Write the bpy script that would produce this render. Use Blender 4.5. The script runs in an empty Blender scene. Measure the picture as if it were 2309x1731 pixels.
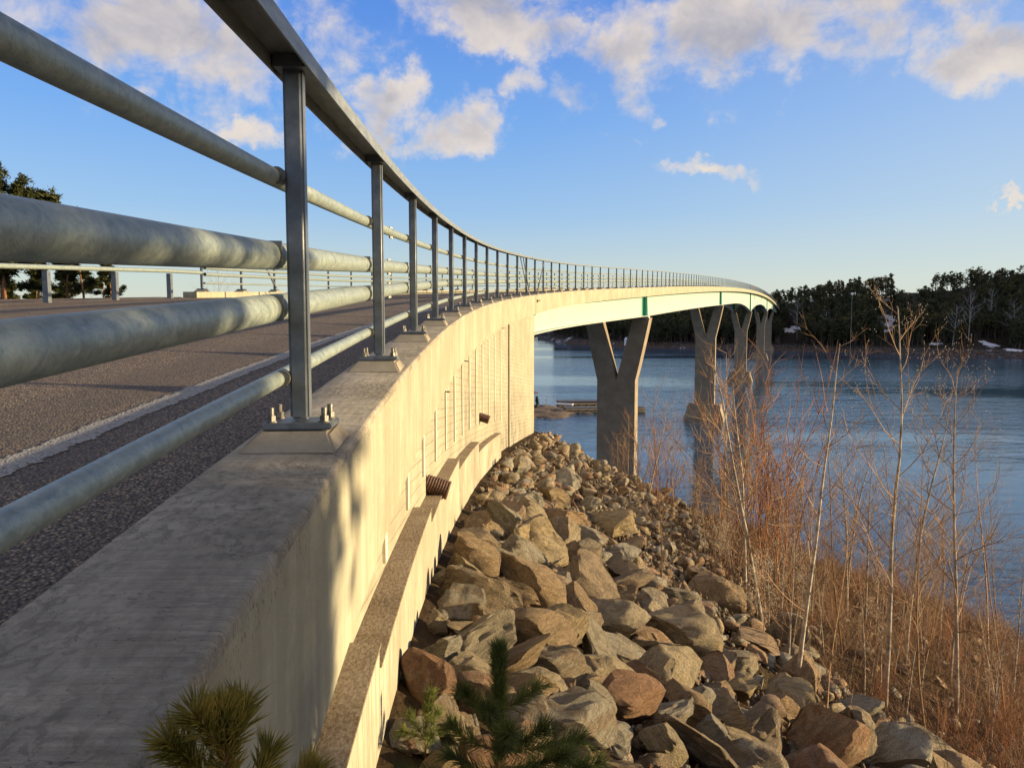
import bpy, bmesh, math, random
import numpy as np
from mathutils import Vector, Matrix
R = math.radians
rng = np.random.default_rng(7)
random.seed(7)
scene = bpy.context.scene
col = scene.collection

# ------------------------------------------------------------------ camera
FPX, CXP, CYP, HOR = 1750.0, 1154.5, 865.0, 720.0
PITCH = math.atan2(CYP - HOR, FPX)
cam_d = bpy.data.cameras.new('camera')
cam = bpy.data.objects.new('camera', cam_d); col.objects.link(cam)
cam_d.sensor_width = 36.0; cam_d.lens = FPX / 2309 * 36.0
cam_d.clip_start = 0.05; cam_d.clip_end = 20000
cam.location = (0, 0, 0); cam.rotation_euler = (math.pi / 2 - PITCH, 0, 0)
scene.camera = cam

# ------------------------------------------------------------------ light
SUN_EL, SUN_AZ = R(7.3), R(91)          # azimuth clockwise from +Y (view axis)
sd = Vector((math.sin(SUN_AZ) * math.cos(SUN_EL), math.cos(SUN_AZ) * math.cos(SUN_EL), math.sin(SUN_EL)))
sun_d = bpy.data.lights.new('sun', 'SUN'); sun_d.energy = 5.0; sun_d.angle = R(0.5); sun_d.color = (1.0, 0.785, 0.46)
sun = bpy.data.objects.new('sun', sun_d); col.objects.link(sun)
sun.rotation_euler = (-sd).to_track_quat('-Z', 'Y').to_euler()
scene.view_settings.view_transform = 'Standard'; scene.view_settings.look = 'None'
scene.view_settings.gamma = 1.0; scene.view_settings.use_curve_mapping = False
scene.view_settings.exposure = 1.0

def px_dir(px, py):
    v = Vector(((px - CXP) / FPX, 1.0, -(py - CYP) / FPX))
    cp, sp = math.cos(PITCH), math.sin(PITCH)
    return Vector((v.x, cp * v.y + sp * v.z, -sp * v.y + cp * v.z))

# ------------------------------------------------------------------ node helpers
class NT:
    def __init__(s, tree): s.t = tree; s.n = tree.nodes; s.l = tree.links
    def add(s, typ, ins=None, **kw):
        nd = s.n.new(typ)
        for k, v in kw.items(): setattr(nd, k, v)
        if ins:
            for k, v in ins.items():
                sock = nd.inputs[k]
                if hasattr(v, 'links') or isinstance(v, bpy.types.NodeSocket): s.l.new(v, sock)
                else: sock.default_value = v
        return nd
    def math(s, op, a, b=0.0, c=0.0, clamp=False):
        return s.add('ShaderNodeMath', {0: a, 1: b, 2: c}, operation=op, use_clamp=clamp).outputs[0]
    def vmath(s, op, a, b=(0, 0, 0)):
        nd = s.add('ShaderNodeVectorMath', {0: a, 1: b}, operation=op)
        return nd.outputs['Value'] if op in ('LENGTH', 'DISTANCE', 'DOT_PRODUCT') else nd.outputs['Vector']
    def noise(s, vec, scale, detail=4.0, rough=0.55, dist=0.0):
        return s.add('ShaderNodeTexNoise', {'Vector': vec, 'Scale': scale, 'Detail': detail, 'Roughness': rough, 'Distortion': dist}).outputs['Fac']
    def voro(s, vec, scale, out='Distance', feature='F1'):
        return s.add('ShaderNodeTexVoronoi', {'Vector': vec, 'Scale': scale}, feature=feature).outputs[out]
    def ramp(s, fac, stops, interp='LINEAR'):
        nd = s.add('ShaderNodeValToRGB', {0: fac}); cr = nd.color_ramp; cr.interpolation = interp
        while len(cr.elements) < len(stops): cr.elements.new(0.5)
        for e, (p, c) in zip(cr.elements, stops):
            e.position = p; e.color = tuple(c) + (1,) if len(c) == 3 else c
        return nd.outputs[0]
    def mix(s, fac, a, b, blend='MIX'):
        nd = s.add('ShaderNodeMix', data_type='RGBA', blend_type=blend)
        for i, v in ((0, fac), (6, a), (7, b)):
            if isinstance(v, bpy.types.NodeSocket): s.l.new(v, nd.inputs[i])
            else: nd.inputs[i].default_value = (tuple(v) + (1,) if i > 0 and len(v) == 3 else v) if i > 0 else v
        return nd.outputs[2]
    def maprange(s, v, a, b, c=0.0, d=1.0, smooth=True):
        return s.add('ShaderNodeMapRange', {0: v, 1: a, 2: b, 3: c, 4: d}, interpolation_type='SMOOTHSTEP' if smooth else 'LINEAR').outputs[0]
    def scalev(s, vec, sc):
        return s.vmath('MULTIPLY', vec, sc)
    def bump(s, h, strength=0.5, dist=0.02, normal=None):
        ins = {'Height': h, 'Strength': strength, 'Distance': dist}
        if normal is not None: ins['Normal'] = normal
        return s.add('ShaderNodeBump', ins).outputs[0]

MATS = {}
def mat(name, fn):
    m = bpy.data.materials.new(name); m.use_nodes = True
    m.node_tree.nodes.clear()
    t = NT(m.node_tree)
    o = t.add('ShaderNodeOutputMaterial')
    p = t.add('ShaderNodeBsdfPrincipled')
    t.l.new(p.outputs[0], o.inputs[0])
    tc = t.add('ShaderNodeTexCoord')
    fn(t, p, tc)
    MATS[name] = m
    return m
def setp(t, p, **kw):
    for k, v in kw.items():
        k = {'color': 'Base Color', 'rough': 'Roughness', 'metal': 'Metallic', 'normal': 'Normal', 'spec': 'Specular IOR Level', 'ior': 'IOR'}.get(k, k)
        if isinstance(v, bpy.types.NodeSocket): t.l.new(v, p.inputs[k])
        else: p.inputs[k].default_value = (tuple(v) + (1,)) if isinstance(v, tuple) and len(v) == 3 else v

# ------------------------------------------------------------------ world: sky with clouds
world = bpy.data.worlds.new('World'); scene.world = world; world.use_nodes = True
world.node_tree.nodes.clear()
w = NT(world.node_tree)
wo = w.add('ShaderNodeOutputWorld'); bg = w.add('ShaderNodeBackground'); w.l.new(bg.outputs[0], wo.inputs[0])
sky = w.add('ShaderNodeTexSky', sky_type='NISHITA', sun_disc=False, sun_elevation=SUN_EL, sun_rotation=SUN_AZ,
            altitude=50.0, air_density=1.0, dust_density=0.7, ozone_density=2.2)
tc = w.add('ShaderNodeTexCoord'); D = w.vmath('NORMALIZE', tc.outputs['Generated'])
SKY = w.add('ShaderNodeHueSaturation', {'Hue': 0.505, 'Saturation': 1.15, 'Value': 1.9, 'Fac': 1.0, 'Color': sky.outputs[0]}).outputs[0]
sep = w.add('ShaderNodeSeparateXYZ', {0: D})
# domain warp for ragged cloud edges
wn = w.add('ShaderNodeTexNoise', {'Vector': D, 'Scale': 9.0, 'Detail': 7.0, 'Roughness': 0.62})
warp = w.vmath('MULTIPLY', w.vmath('SUBTRACT', wn.outputs['Color'], (0.5, 0.5, 0.5)), (0.20, 0.20, 0.20))
DW = w.vmath('ADD', D, warp)
blobs = [(330, 60, 250, 130, 1.0), (520, 120, 150, 130, .9), (470, 190, 80, 80, .75), (545, 318, 66, 42, .85), (860, 235, 100, 75, 1.1),
         (780, 330, 70, 50, .6), (1040, 270, 80, 70, 1.0), (760, 60, 100, 110, .55), (1090, 20, 170, 70, .95), (1250, 60, 120, 60, .8),
         (1190, 195, 65, 45, .6), (1300, 220, 55, 50, .5), (1440, 110, 100, 105, .95), (1620, 90, 150, 110, 1.1), (1760, 60, 120, 120, .9),
         (1850, 150, 90, 70, .7), (1960, 70, 90, 90, .8), (2230, 90, 130, 85, 1.05), (1465, 252, 28, 32, .6), (1590, 375, 100, 26, .75),
         (1415, 318, 50, 14, .5), (1500, 362, 26, 12, .55), (2300, 449, 46, 10, .7), (1210, 115, 55, 60, .5), (2100, -60, 260, 80, .9), (900, -140, 500, 90, .9), (100, -140, 400, 120, .8)]
acc = None
for (bx, by, rx, ry, am) in blobs:
    c = px_dir(bx, by); L = c.length; c = c / L
    v = w.vmath('SUBTRACT', DW, tuple(c))
    v = w.vmath('MULTIPLY', v, (FPX * L / rx / 1.0, FPX * L / rx * .6, FPX * L / ry))
    g = w.math('MULTIPLY', w.maprange(w.vmath('LENGTH', v), 0.0, 1.75, 1.0, 0.0), am)
    acc = g if acc is None else w.math('MAXIMUM', acc, g)
# scattered cloud layer for the rest of the dome
zc = w.math('MAXIMUM', sep.outputs[2], 0.06)
pl = w.add('ShaderNodeCombineXYZ', {0: w.math('DIVIDE', sep.outputs[0], zc), 1: w.math('DIVIDE', sep.outputs[1], zc), 2: 0.0}).outputs[0]
lay = w.maprange(w.noise(pl, 0.55, 5.0, 0.6), 0.40, 0.60)
infront = w.maprange(w.vmath('DOT_PRODUCT', D, (0, 1, 0)), 0.55, 0.72)
lay = w.math('MULTIPLY', w.math('MULTIPLY', lay, w.math('SUBTRACT', 1.0, infront)), w.maprange(sep.outputs[2], 0.10, 0.35))
n1 = w.noise(w.scalev(D, (1.0, 1.0, 1.35)), 15.0, 9.0, 0.60, 0.3)
n2 = w.noise(w.scalev(D, (1.0, 1.0, 1.6)), 5.0, 4.0, 0.5)
dens = w.math('ADD', acc, w.math('MULTIPLY', w.math('SUBTRACT', n1, 0.5), 1.9))
dens = w.math('MULTIPLY', w.maprange(dens, 0.10, 0.95), w.maprange(acc, 0.02, 0.35))
dens = w.math('MAXIMUM', dens, lay)
thick = w.maprange(w.math('ADD', acc, w.math('MULTIPLY', w.math('SUBTRACT', n2, 0.5), 2.4)), 0.35, 1.35)
ccol = w.mix(thick, (0.98, 0.85, 0.72), (0.50, 0.48, 0.52))
ccol = w.mix(w.maprange(n1, 0.35, 0.75), ccol, w.mix(0.5, ccol, (1.02, 0.90, 0.78)))
CL = w.mix(1.0, ccol, (5.0, 5.0, 5.0), 'MULTIPLY')
# pale warm band low over the horizon, as evening air shows it
_g = w.mix(1.0, w.ramp(w.math('ABSOLUTE', sep.outputs[2]), [(0.0, (.66, .68, .58)), (0.05, (.54, .63, .64)), (0.13, (.31, .50, .78)), (0.24, (.17, .38, .82)), (0.38, (.085, .24, .74)), (1.0, (.10, .19, .42))]), (6.0, 6.0, 6.0), 'MULTIPLY')
SK2 = w.mix(0.85, SKY, _g)
SK2 = w.mix(w.math('MULTIPLY', w.maprange(sep.outputs[0], -.1, .75), w.maprange(sep.outputs[2], .75, .05, 0.0, .42)), SK2, (3.9, 4.2, 4.1))
FINAL = w.mix(w.math('MULTIPLY', dens, 0.90), SK2, CL)
w.l.new(FINAL, bg.inputs[0]); bg.inputs[1].default_value = 0.088

# ------------------------------------------------------------------ materials
def m_galv(t, p, tc):
    o = tc.outputs['UV']; q = tc.outputs['Object']
    a = t.noise(q, 26.0, 5.0, 0.7, 1.2); b = t.noise(t.scalev(o, (9.0, 2.0, 1.0)), 3.0, 4.0, 0.6, 0.8)
    c = t.ramp(t.math('ADD', t.math('MULTIPLY', a, .6), t.math('MULTIPLY', b, .45)), [(0.33, (.15, .185, .17)), (0.5, (.25, .29, .26)), (0.70, (.40, .43, .37))])
    spots = t.maprange(t.noise(q, 120.0, 2.0), 0.62, 0.72)
    c = t.mix(t.math('MULTIPLY', spots, .35), c, (.12, .12, .10))
    setp(t, p, color=c, rough=t.maprange(a, 0.3, 0.7, 0.38, 0.6), metal=0.2, normal=t.bump(t.math('ADD', a, t.math('MULTIPLY', t.noise(q, 90.0, 3.0), .5)), .3, .004))
mat('galvanised_pipe', m_galv)
def m_post(t, p, tc):
    q = tc.outputs['Object']
    a = t.noise(q, 14.0, 5.0, 0.65)
    geo = t.add('ShaderNodeObjectInfo').outputs['Random']
    c = t.ramp(a, [(0.3, (.10, .115, .13)), (0.7, (.19, .205, .22))])
    setp(t, p, color=c, rough=.48, metal=0.35, normal=t.bump(t.noise(q, 80.0), .12, .003))
mat('post_steel', m_post)
def m_rail(t, p, tc):
    a = t.noise(t.scalev(tc.outputs['UV'], (7.0, 30.0, 1.0)), 1.0, 5.0, .65)
    setp(t, p, color=t.ramp(a, [(0.3, (.15, .165, .165)), (0.7, (.30, .315, .30))]), rough=.5, metal=0.3)
mat('rail_steel', m_rail)
def m_bolt(t, p, tc):
    a = t.noise(tc.outputs['Object'], 60.0)
    setp(t, p, color=t.ramp(a, [(0.3, (.10, .095, .085)), (0.7, (.22, .20, .17))]), rough=.5, metal=0.5)
mat('bolt_steel', m_bolt)

def concrete(base, dark, streak='none', pit=0.0):
    def fn(t, p, tc):
        q = tc.outputs['Object']; uv = tc.outputs['UV']
        a = t.noise(q, 1.3, 6.0, 0.62); b = t.noise(q, 22.0, 5.0, 0.7); f = t.noise(q, 180.0, 3.0, 0.6)
        c = t.mix(t.maprange(a, .35, .68), dark, base)
        c = t.mix(t.math('MULTIPLY', t.maprange(b, .4, .7), .28), c, tuple(x * 1.22 for x in base))
        h = t.math('ADD', t.math('MULTIPLY', b, .5), t.math('MULTIPLY', f, .35))
        nrm = None
        if streak == 'brush':
            s1 = t.noise(t.scalev(uv, (95.0, 2.2, 1.0)), 1.0, 7.0, 0.70, .5)
            s2 = t.noise(t.scalev(uv, (5.0, 42.0, 1.0)), 1.0, 5.0, 0.6, .3)
            st = t.math('ADD', t.math('MULTIPLY', s1, .7), t.math('MULTIPLY', s2, .35))
            patch = t.maprange(t.noise(uv, 1.3, 4.0, .6), .42, .60)
            smooth_ = t.math('SUBTRACT', 1.0, t.math('MULTIPLY', patch, .8))
            c = t.mix(t.math('MULTIPLY', t.math('MULTIPLY', t.maprange(st, .57, .44), .48), smooth_), c, tuple(x * .42 for x in dark))
            blot = t.maprange(t.noise(q, 4.0, 7.0, .75), .42, .62); c = t.mix(t.math('MULTIPLY', blot, .42), c, tuple(x * .55 for x in dark))
            lump = t.noise(t.scalev(uv, (24.0, 34.0, 1.0)), 1.0, 5.0, 0.68, .5)
            c = t.mix(t.math('MULTIPLY', t.math('MULTIPLY', t.maprange(lump, .52, .42), patch), .55), c, tuple(x * .45 for x in dark))  # hollows between lumps darkened in the colour, painting in their relief shade
            hair = t.maprange(t.math('ABSOLUTE', t.math('SUBTRACT', t.noise(t.scalev(uv, (5.0, 1.0, 1.0)), 1.0, 5.0, .6), .5)), .0022, .0)
            c = t.mix(t.math('MULTIPLY', hair, .75), c, (.06, .05, .04))
            h = t.math('ADD', t.math('MULTIPLY', st, 1.0), t.math('MULTIPLY', t.math('MULTIPLY', lump, patch), 2.2))
            nrm = t.bump(h, 1.0, .016)
        elif streak == 'stain':
            s1 = t.noise(t.scalev(uv, (7.0, .7, 1.0)), 1.0, 5.0, 0.6, .4)
            c = t.mix(t.math('MULTIPLY', t.maprange(s1, .60, .42), .38), c, tuple(x * .72 for x in dark))
            w_ = t.noise(t.scalev(uv, (2.2, .5, 1.0)), 1.0, 3.0)
            h = t.math('ADD', h, t.math('MULTIPLY', w_, 2.0))
            spv = t.add('ShaderNodeSeparateXYZ', {0: uv}).outputs[1]
            rim = t.math('MULTIPLY', t.maprange(spv, .49, .57), t.maprange(spv, .60, .595))
            pv2 = t.voro(t.scalev(q, (1, 1, .6)), 75.0); pm2 = t.math('MULTIPLY', t.maprange(pv2, .30, .16), t.math('MULTIPLY', rim, t.maprange(t.noise(q, 7.0, 3.0), .42, .6)))
            c = t.mix(t.math('MULTIPLY', pm2, .8), c, (.09, .07, .045)); h = t.math('SUBTRACT', h, t.math('MULTIPLY', pm2, 1.5))
            nrm = t.bump(h, .45, .008)
        elif streak == 'board':
            uvd = t.vmath('ADD', uv, t.scalev(t.add('ShaderNodeTexNoise', {'Vector': uv, 'Scale': 1.2}).outputs['Color'], (0, .03, 0)))
            sp = t.add('ShaderNodeSeparateXYZ', {0: uvd})
            vv = t.math('ADD', sp.outputs[1], t.math('MULTIPLY', sp.outputs[0], 0.10))
            fr = t.math('FRACT', t.math('MULTIPLY', vv, 10.0))
            line = t.maprange(t.math('ABSOLUTE', t.math('SUBTRACT', fr, .5)), .40, .49)
            bid = t.math('FLOOR', t.math('MULTIPLY', vv, 10.0))
            bt = t.add('ShaderNodeTexWhiteNoise', {'W': bid}, noise_dimensions='1D').outputs[0]
            grain = t.noise(t.scalev(uvd, (2.5, 55.0, 1.0)), 1.0, 5.0, .65, .6)
            c = t.mix(t.math('MULTIPLY', line, .40), c, tuple(x * .52 for x in dark))
            c = t.mix(t.math('MULTIPLY', bt, .20), c, dark)
            c = t.mix(t.math('MULTIPLY', t.maprange(grain, .55, .42), .40), c, tuple(x * .62 for x in dark))
            h = t.math('ADD', t.math('MULTIPLY', line, -1.0), t.math('ADD', t.math('MULTIPLY', grain, .7), t.math('MULTIPLY', bt, .6)))
            nrm = t.bump(h, .55, .008)
        elif streak == 'vboard':
            sp = t.add('ShaderNodeSeparateXYZ', {0: uv})
            fr = t.math('FRACT', t.math('MULTIPLY', sp.outputs[0], 9.0))
            line = t.maprange(t.math('ABSOLUTE', t.math('SUBTRACT', fr, .5)), .42, .5)
            grain = t.noise(t.scalev(uv, (50.0, 1.6, 1.0)), 1.0, 5.0, .65, .5)
            c = t.mix(t.math('MULTIPLY', line, .45), c, tuple(x * .5 for x in dark))
            c = t.mix(t.math('MULTIPLY', t.maprange(grain, .56, .42), .45), c, tuple(x * .6 for x in dark))
            nrm = t.bump(t.math('ADD', t.math('MULTIPLY', line, -1.0), grain), .5, .008)
        if nrm is None: nrm = t.bump(h, .45, .008)
        if pit:
            pv = t.voro(t.scalev(q, (1, 1, 1)), 34.0)
            gate = t.maprange(t.noise(q, 3.1, 3.0), .50, .62)
            pm = t.math('MULTIPLY', t.maprange(pv, .10, .05), gate)
            c = t.mix(t.math('MULTIPLY', pm, pit), c, (.06, .05, .035))
        setp(t, p, color=c, rough=.88, normal=nrm, spec=.25)
    return fn
mat('kerb_concrete', concrete((.56, .48, .36), (.40, .34, .25), 'brush', .6))
mat('fascia_concrete', concrete((.41, .38, .275), (.315, .28, .19), 'stain', .7))
mat('plinth_concrete', concrete((.36, .31, .23), (.22, .18, .13), 'none', .6))
mat('board_concrete', concrete((.41, .375, .27), (.31, .27, .19), 'board', .5))
mat('footing_concrete', concrete((.46, .42, .31), (.33, .28, .19), 'vboard', .4))
mat('rib_concrete', concrete((.62, .59, .47), (.54, .50, .39), 'none', .0))
mat('pier_concrete', concrete((.52, .415, .30), (.31, .24, .165), 'vboard', .2))
def m_ledge(t, p, tc):
    uv = tc.outputs['UV']; q = tc.outputs['Object']
    a = t.noise(t.scalev(uv, (30.0, 60.0, 1)), 1.0, 6.0, .75); b = t.noise(q, 3.0, 4.0, .6); v = t.voro(q, 60.0)
    c = t.ramp(t.math('ADD', t.math('MULTIPLY', a, .7), t.math('MULTIPLY', b, .3)), [(.38, (.17, .125, .08)), (.50, (.32, .245, .16)), (.62, (.46, .38, .27))])
    setp(t, p, color=c, rough=.95, normal=t.bump(t.math('ADD', a, t.math('MULTIPLY', v, .5)), 1.0, .02), spec=.1)
mat('ledge_concrete', m_ledge)

def m_asph(t, p, tc):
    q = tc.outputs['Object']
    v = t.voro(q, 88.0); cc = t.voro(q, 88.0, 'Color'); v2 = t.voro(q, 38.0)
    n = t.noise(q, 1.1, 4.0, .6)
    s = t.add('ShaderNodeSeparateColor', {0: cc}).outputs[0]
    c = t.ramp(s, [(0.0, (.10, .075, .055)), (0.4, (.30, .215, .14)), (0.8, (.52, .385, .25)), (1.0, (.72, .56, .38))])
    c = t.mix(t.math('MULTIPLY', t.maprange(v, .25, .6), .8), c, (.05, .042, .038))
    trk = t.noise(t.scalev(tc.outputs['UV'], (.03, 1.4, 1.0)), 1.0, 3.0, .5); c = t.mix(t.maprange(trk, .62, .40, 0.0, .45), c, (.10, .082, .068))
    c = t.mix(t.math('MULTIPLY', t.maprange(n, .35, .7), .40), c, (.12, .10, .085))
    h = t.math('ADD', t.math('MULTIPLY', t.math('SUBTRACT', 1.0, v), 1.0), t.math('MULTIPLY', t.math('SUBTRACT', 1.0, v2), .6))
    setp(t, p, color=c, rough=.85, normal=t.bump(h, 1.0, .02), spec=.3)
mat('asphalt', m_asph)
def m_line(t, p, tc):
    uv = tc.outputs['UV']; q = tc.outputs['Object']
    sp = t.add('ShaderNodeSeparateXYZ', {0: uv})
    e = t.math('ABSOLUTE', t.math('SUBTRACT', sp.outputs[1], 0.5))
    n = t.noise(t.scalev(uv, (10.0, 1.6, 1.0)), 1.0, 6.0, .7, .8)
    k = t.math('ADD', e, t.math('MULTIPLY', t.math('SUBTRACT', n, .5), .55))
    m = t.maprange(k, .30, .34, 1.0, 0.0)
    sp2 = t.maprange(t.noise(q, 60.0, 3.0, .7), .56, .64, 1.0, .25)
    v = t.voro(q, 85.0)
    c = t.mix(t.noise(q, 20.0), (.36, .335, .30), (.25, .23, .20)); p.inputs['Alpha'].default_value = 1.0; t.l.new(t.math('MULTIPLY', m, sp2), p.inputs['Alpha'])
    setp(t, p, color=c, rough=.8, normal=t.bump(t.math('SUBTRACT', 1.0, v), .8, .014), spec=.3)
mat('worn_road_paint', m_line)

def m_paint(c1, c2, rough=.45):
    def fn(t, p, tc):
        uv = tc.outputs['UV']
        n = t.noise(t.scalev(uv, (.9, .25, 1)), 1.0, 4.0, .6); s = t.noise(t.scalev(uv, (5.0, .3, 1)), 1.0, 4.0, .6)
        c = t.mix(t.maprange(n, .35, .65), c1, c2)
        c = t.mix(t.math('MULTIPLY', t.maprange(s, .58, .4), .18), c, tuple(x * .72 for x in c2))
        setp(t, p, color=c, rough=rough, spec=.4)
    return fn
mat('pale_green_paint', m_paint((.40, .52, .45), (.36, .49, .40)))
mat('dark_green_paint', m_paint((.05, .30, .22), (.04, .24, .18)))
mat('bearing_white', m_paint((.6, .6, .55), (.5, .5, .46)))
mat('dark_joint', m_paint((.02, .02, .02), (.015, .012, .01), .9))
mat('white_paint', m_paint((.75, .75, .75), (.68, .68, .68)))
mat('blue_paint', m_paint((.02, .12, .55), (.02, .10, .45)))
mat('orange_paint', m_paint((.65, .13, .03), (.55, .1, .03)))
mat('roof_dark', m_paint((.10, .09, .09), (.07, .06, .06), .8))

def m_rust(t, p, tc):
    a = t.noise(tc.outputs['Object'], 24.0, 4.0)
    setp(t, p, color=t.ramp(a, [(.3, (.05, .028, .02)), (.7, (.13, .06, .035))]), rough=.7, metal=.1)
mat('rusty_steel', m_rust)

def m_rock(sets, cells=0.0):
    def fn(t, p, tc):
        q = tc.outputs['Object']
        oi = t.add('ShaderNodeObjectInfo')
        rnd = oi.outputs['Random']
        if cells: rnd = t.add('ShaderNodeSeparateColor', {0: t.voro(q, cells, 'Color')}).outputs[0]
        qq = t.vmath('ADD', t.scalev(q, (1, 1, 1)), t.add('ShaderNodeCombineXYZ', {0: t.math('MULTIPLY', rnd, 37.0), 1: t.math('MULTIPLY', rnd, 91.0), 2: 0.0}).outputs[0])
        a = t.noise(qq, 1.6, 6.0, .65, .6); b = t.noise(qq, 9.0, 7.0, .75, .4); g = t.noise(qq, 55.0, 4.0, .7)
        band = t.noise(t.scalev(qq, (2.0, 2.0, 11.0)), 1.0, 5.0, .6, 1.0)
        grey, tan, red, dk = sets
        c = t.mix(t.maprange(t.math('ADD', a, t.math('MULTIPLY', t.math('SUBTRACT', rnd, .5), .5)), .38, .66), grey, tan)
        r2 = t.math('FRACT', t.math('MULTIPLY', rnd, 7.31))
        redf = t.math('MULTIPLY', t.maprange(t.math('ADD', t.noise(qq, 2.3, 4.0, .6), t.math('MULTIPLY', t.math('SUBTRACT', r2, .5), .55)), .50, .64), .85)
        c = t.mix(redf, c, red)
        c = t.mix(t.math('MULTIPLY', t.maprange(band, .56, .40), .4), c, dk)
        c = t.mix(t.math('MULTIPLY', t.maprange(g, .60, .42), .50), c, dk)
        c = t.mix(t.math('MULTIPLY', t.maprange(b, .56, .75), .40), c, tuple(min(1, x * 1.7) for x in grey))
        h = t.math('ADD', t.math('MULTIPLY', b, 1.0), t.math('ADD', t.math('MULTIPLY', g, .25), t.math('MULTIPLY', band, .6)))
        setp(t, p, color=c, rough=.85, normal=t.bump(h, 1.0, .11), spec=.2)
    return fn
mat('granite', m_rock(((.50, .45, .35), (.58, .44, .26), (.46, .27, .15), (.09, .07, .05)), 2.6))
mat('granite_grey', m_rock(((.58, .51, .38), (.52, .44, .30), (.46, .33, .20), (.09, .07, .05))))
mat('granite_tan', m_rock(((.62, .50, .32), (.66, .49, .26), (.50, .34, .19), (.09, .065, .04))))
mat('granite_red', m_rock(((.54, .39, .25), (.56, .38, .21), (.47, .26, .14), (.10, .06, .04))))
mat('gravel', m_rock(((.36, .32, .25), (.42, .32, .20), (.32, .18, .10), (.07, .05, .035)), 9.0))
mat('shore_rock', m_rock(((.20, .15, .11), (.30, .17, .09), (.26, .10, .05), (.06, .04, .03))))

def m_soil(t, p, tc):
    q = tc.outputs['Object']
    a = t.noise(q, .9, 6.0, .65); b = t.noise(q, 14.0, 6.0, .75); v = t.voro(q, 16.0)
    c = t.ramp(a, [(.3, (.030, .020, .013)), (.5, (.060, .036, .020)), (.68, (.085, .060, .025))])
    c = t.mix(t.math('MULTIPLY', t.maprange(b, .52, .7), .5), c, (.15, .10, .055))
    setp(t, p, color=c, rough=.95, normal=t.bump(t.math('ADD', b, t.math('MULTIPLY', v, .6)), 1.0, .08), spec=.1)
mat('bank_soil', m_soil)
def m_far(t, p, tc):
    q = tc.outputs['Object']
    a = t.noise(q, .05, 5.0, .6); b = t.noise(q, .6, 5.0, .7)
    c = t.ramp(b, [(.3, (.018, .016, .012)), (.55, (.04, .033, .022)), (.75, (.08, .065, .05))])
    geo = t.add('ShaderNodeNewGeometry')
    up = t.add('ShaderNodeSeparateXYZ', {0: geo.outputs['Position']}).outputs[2]
    rocky = t.maprange(up, -13.4, -12.2, 1.0, 0.0)
    rk = t.ramp(t.noise(t.scalev(q, (.6, .6, 1.2)), 1.0, 6.0, .8), [(.38, (.025, .022, .02)), (.58, (.09, .08, .075)), (.70, (.35, .35, .37))])
    c = t.mix(rocky, c, rk)
    sn = t.maprange(t.noise(t.scalev(q, (.05, .05, .05)), 1.0, 7.0, .72), .60, .64)
    c = t.mix(t.math('MULTIPLY', sn, .9), c, (.62, .65, .72))
    setp(t, p, color=c, rough=.95, normal=t.bump(b, .6, .8), spec=.1)
mat('far_bank_soil', m_far)
def m_snow(t, p, tc):
    a = t.noise(tc.outputs['Object'], .8, 5.0, .7)
    setp(t, p, color=t.ramp(a, [(.35, (.30, .29, .30)), (.5, (.66, .69, .76))]), rough=.8)
mat('old_snow', m_snow)

def m_bark(c1, c2, scale=(30, 30, 6)):
    def fn(t, p, tc):
        q = tc.outputs['Object']
        a = t.noise(t.scalev(q, scale), 1.0, 4.0, .6)
        rnd = t.add('ShaderNodeObjectInfo').outputs['Random']
        c = t.ramp(a, [(.35, c1), (.65, c2)])
        c = t.mix(t.math('MULTIPLY', rnd, .3), c, c1)
        setp(t, p, color=c, rough=.8, spec=.2)
    return fn
mat('pine_bark', m_bark((.10, .05, .028), (.36, .17, .08)))
mat('far_bark', m_bark((.07, .055, .045), (.17, .13, .11), (3, 3, 1)))
mat('willow_bark', m_bark((.17, .095, .055), (.42, .27, .15)))
mat('red_twig_bark', m_bark((.20, .085, .045), (.40, .19, .09)))
mat('birch_bark', m_bark((.16, .12, .09), (.52, .45, .36), (30, 30, 40)))
mat('pale_bark', m_bark((.20, .19, .18), (.42, .40, .38), (4, 4, 4)))
def m_leaf(c1, c2, c3, sc=1.2):
    def fn(t, p, tc):
        q = tc.outputs['Object']
        rnd = t.add('ShaderNodeObjectInfo').outputs['Random']
        a = t.noise(q, sc, 3.0, .6)
        c = t.ramp(a, [(.32, c1), (.52, c2), (.70, c3)])
        c = t.mix(t.math('MULTIPLY', rnd, .35), c, c1)
        setp(t, p, color=c, rough=.7, spec=.15)
    return fn
mat('pine_needles', m_leaf((.025, .032, .010), (.055, .058, .016), (.13, .10, .028)))
mat('far_needles', m_leaf((.035, .042, .020), (.070, .068, .030), (.16, .13, .048), .14))
mat('young_needles', m_leaf((.12, .11, .02), (.26, .20, .035), (.46, .30, .06), 30.0))
mat('green_needles', m_leaf((.060, .075, .02), (.12, .14, .032), (.22, .22, .055), 20.0))
mat('dry_grass', m_leaf((.045, .024, .014), (.18, .085, .042), (.42, .26, .13), 2.6))
mat('catkin', m_leaf((.42, .37, .28), (.5, .45, .35), (.6, .54, .44), 9.0))

def m_wood(t, p, tc):
    a = t.noise(t.scalev(tc.outputs['Object'], (3, 20, 20)), 1.0, 4.0)
    setp(t, p, color=t.ramp(a, [(.3, (.22, .16, .09)), (.7, (.46, .36, .22))]), rough=.8)
mat('dock_wood', m_wood)
def m_dwood(t, p, tc):
    a = t.noise(t.scalev(tc.outputs['Object'], (3, 3, 3)), 1.0, 4.0)
    setp(t, p, color=t.ramp(a, [(.3, (.06, .055, .06)), (.7, (.12, .11, .12))]), rough=.8)
mat('dock_dark', m_dwood)

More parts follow.
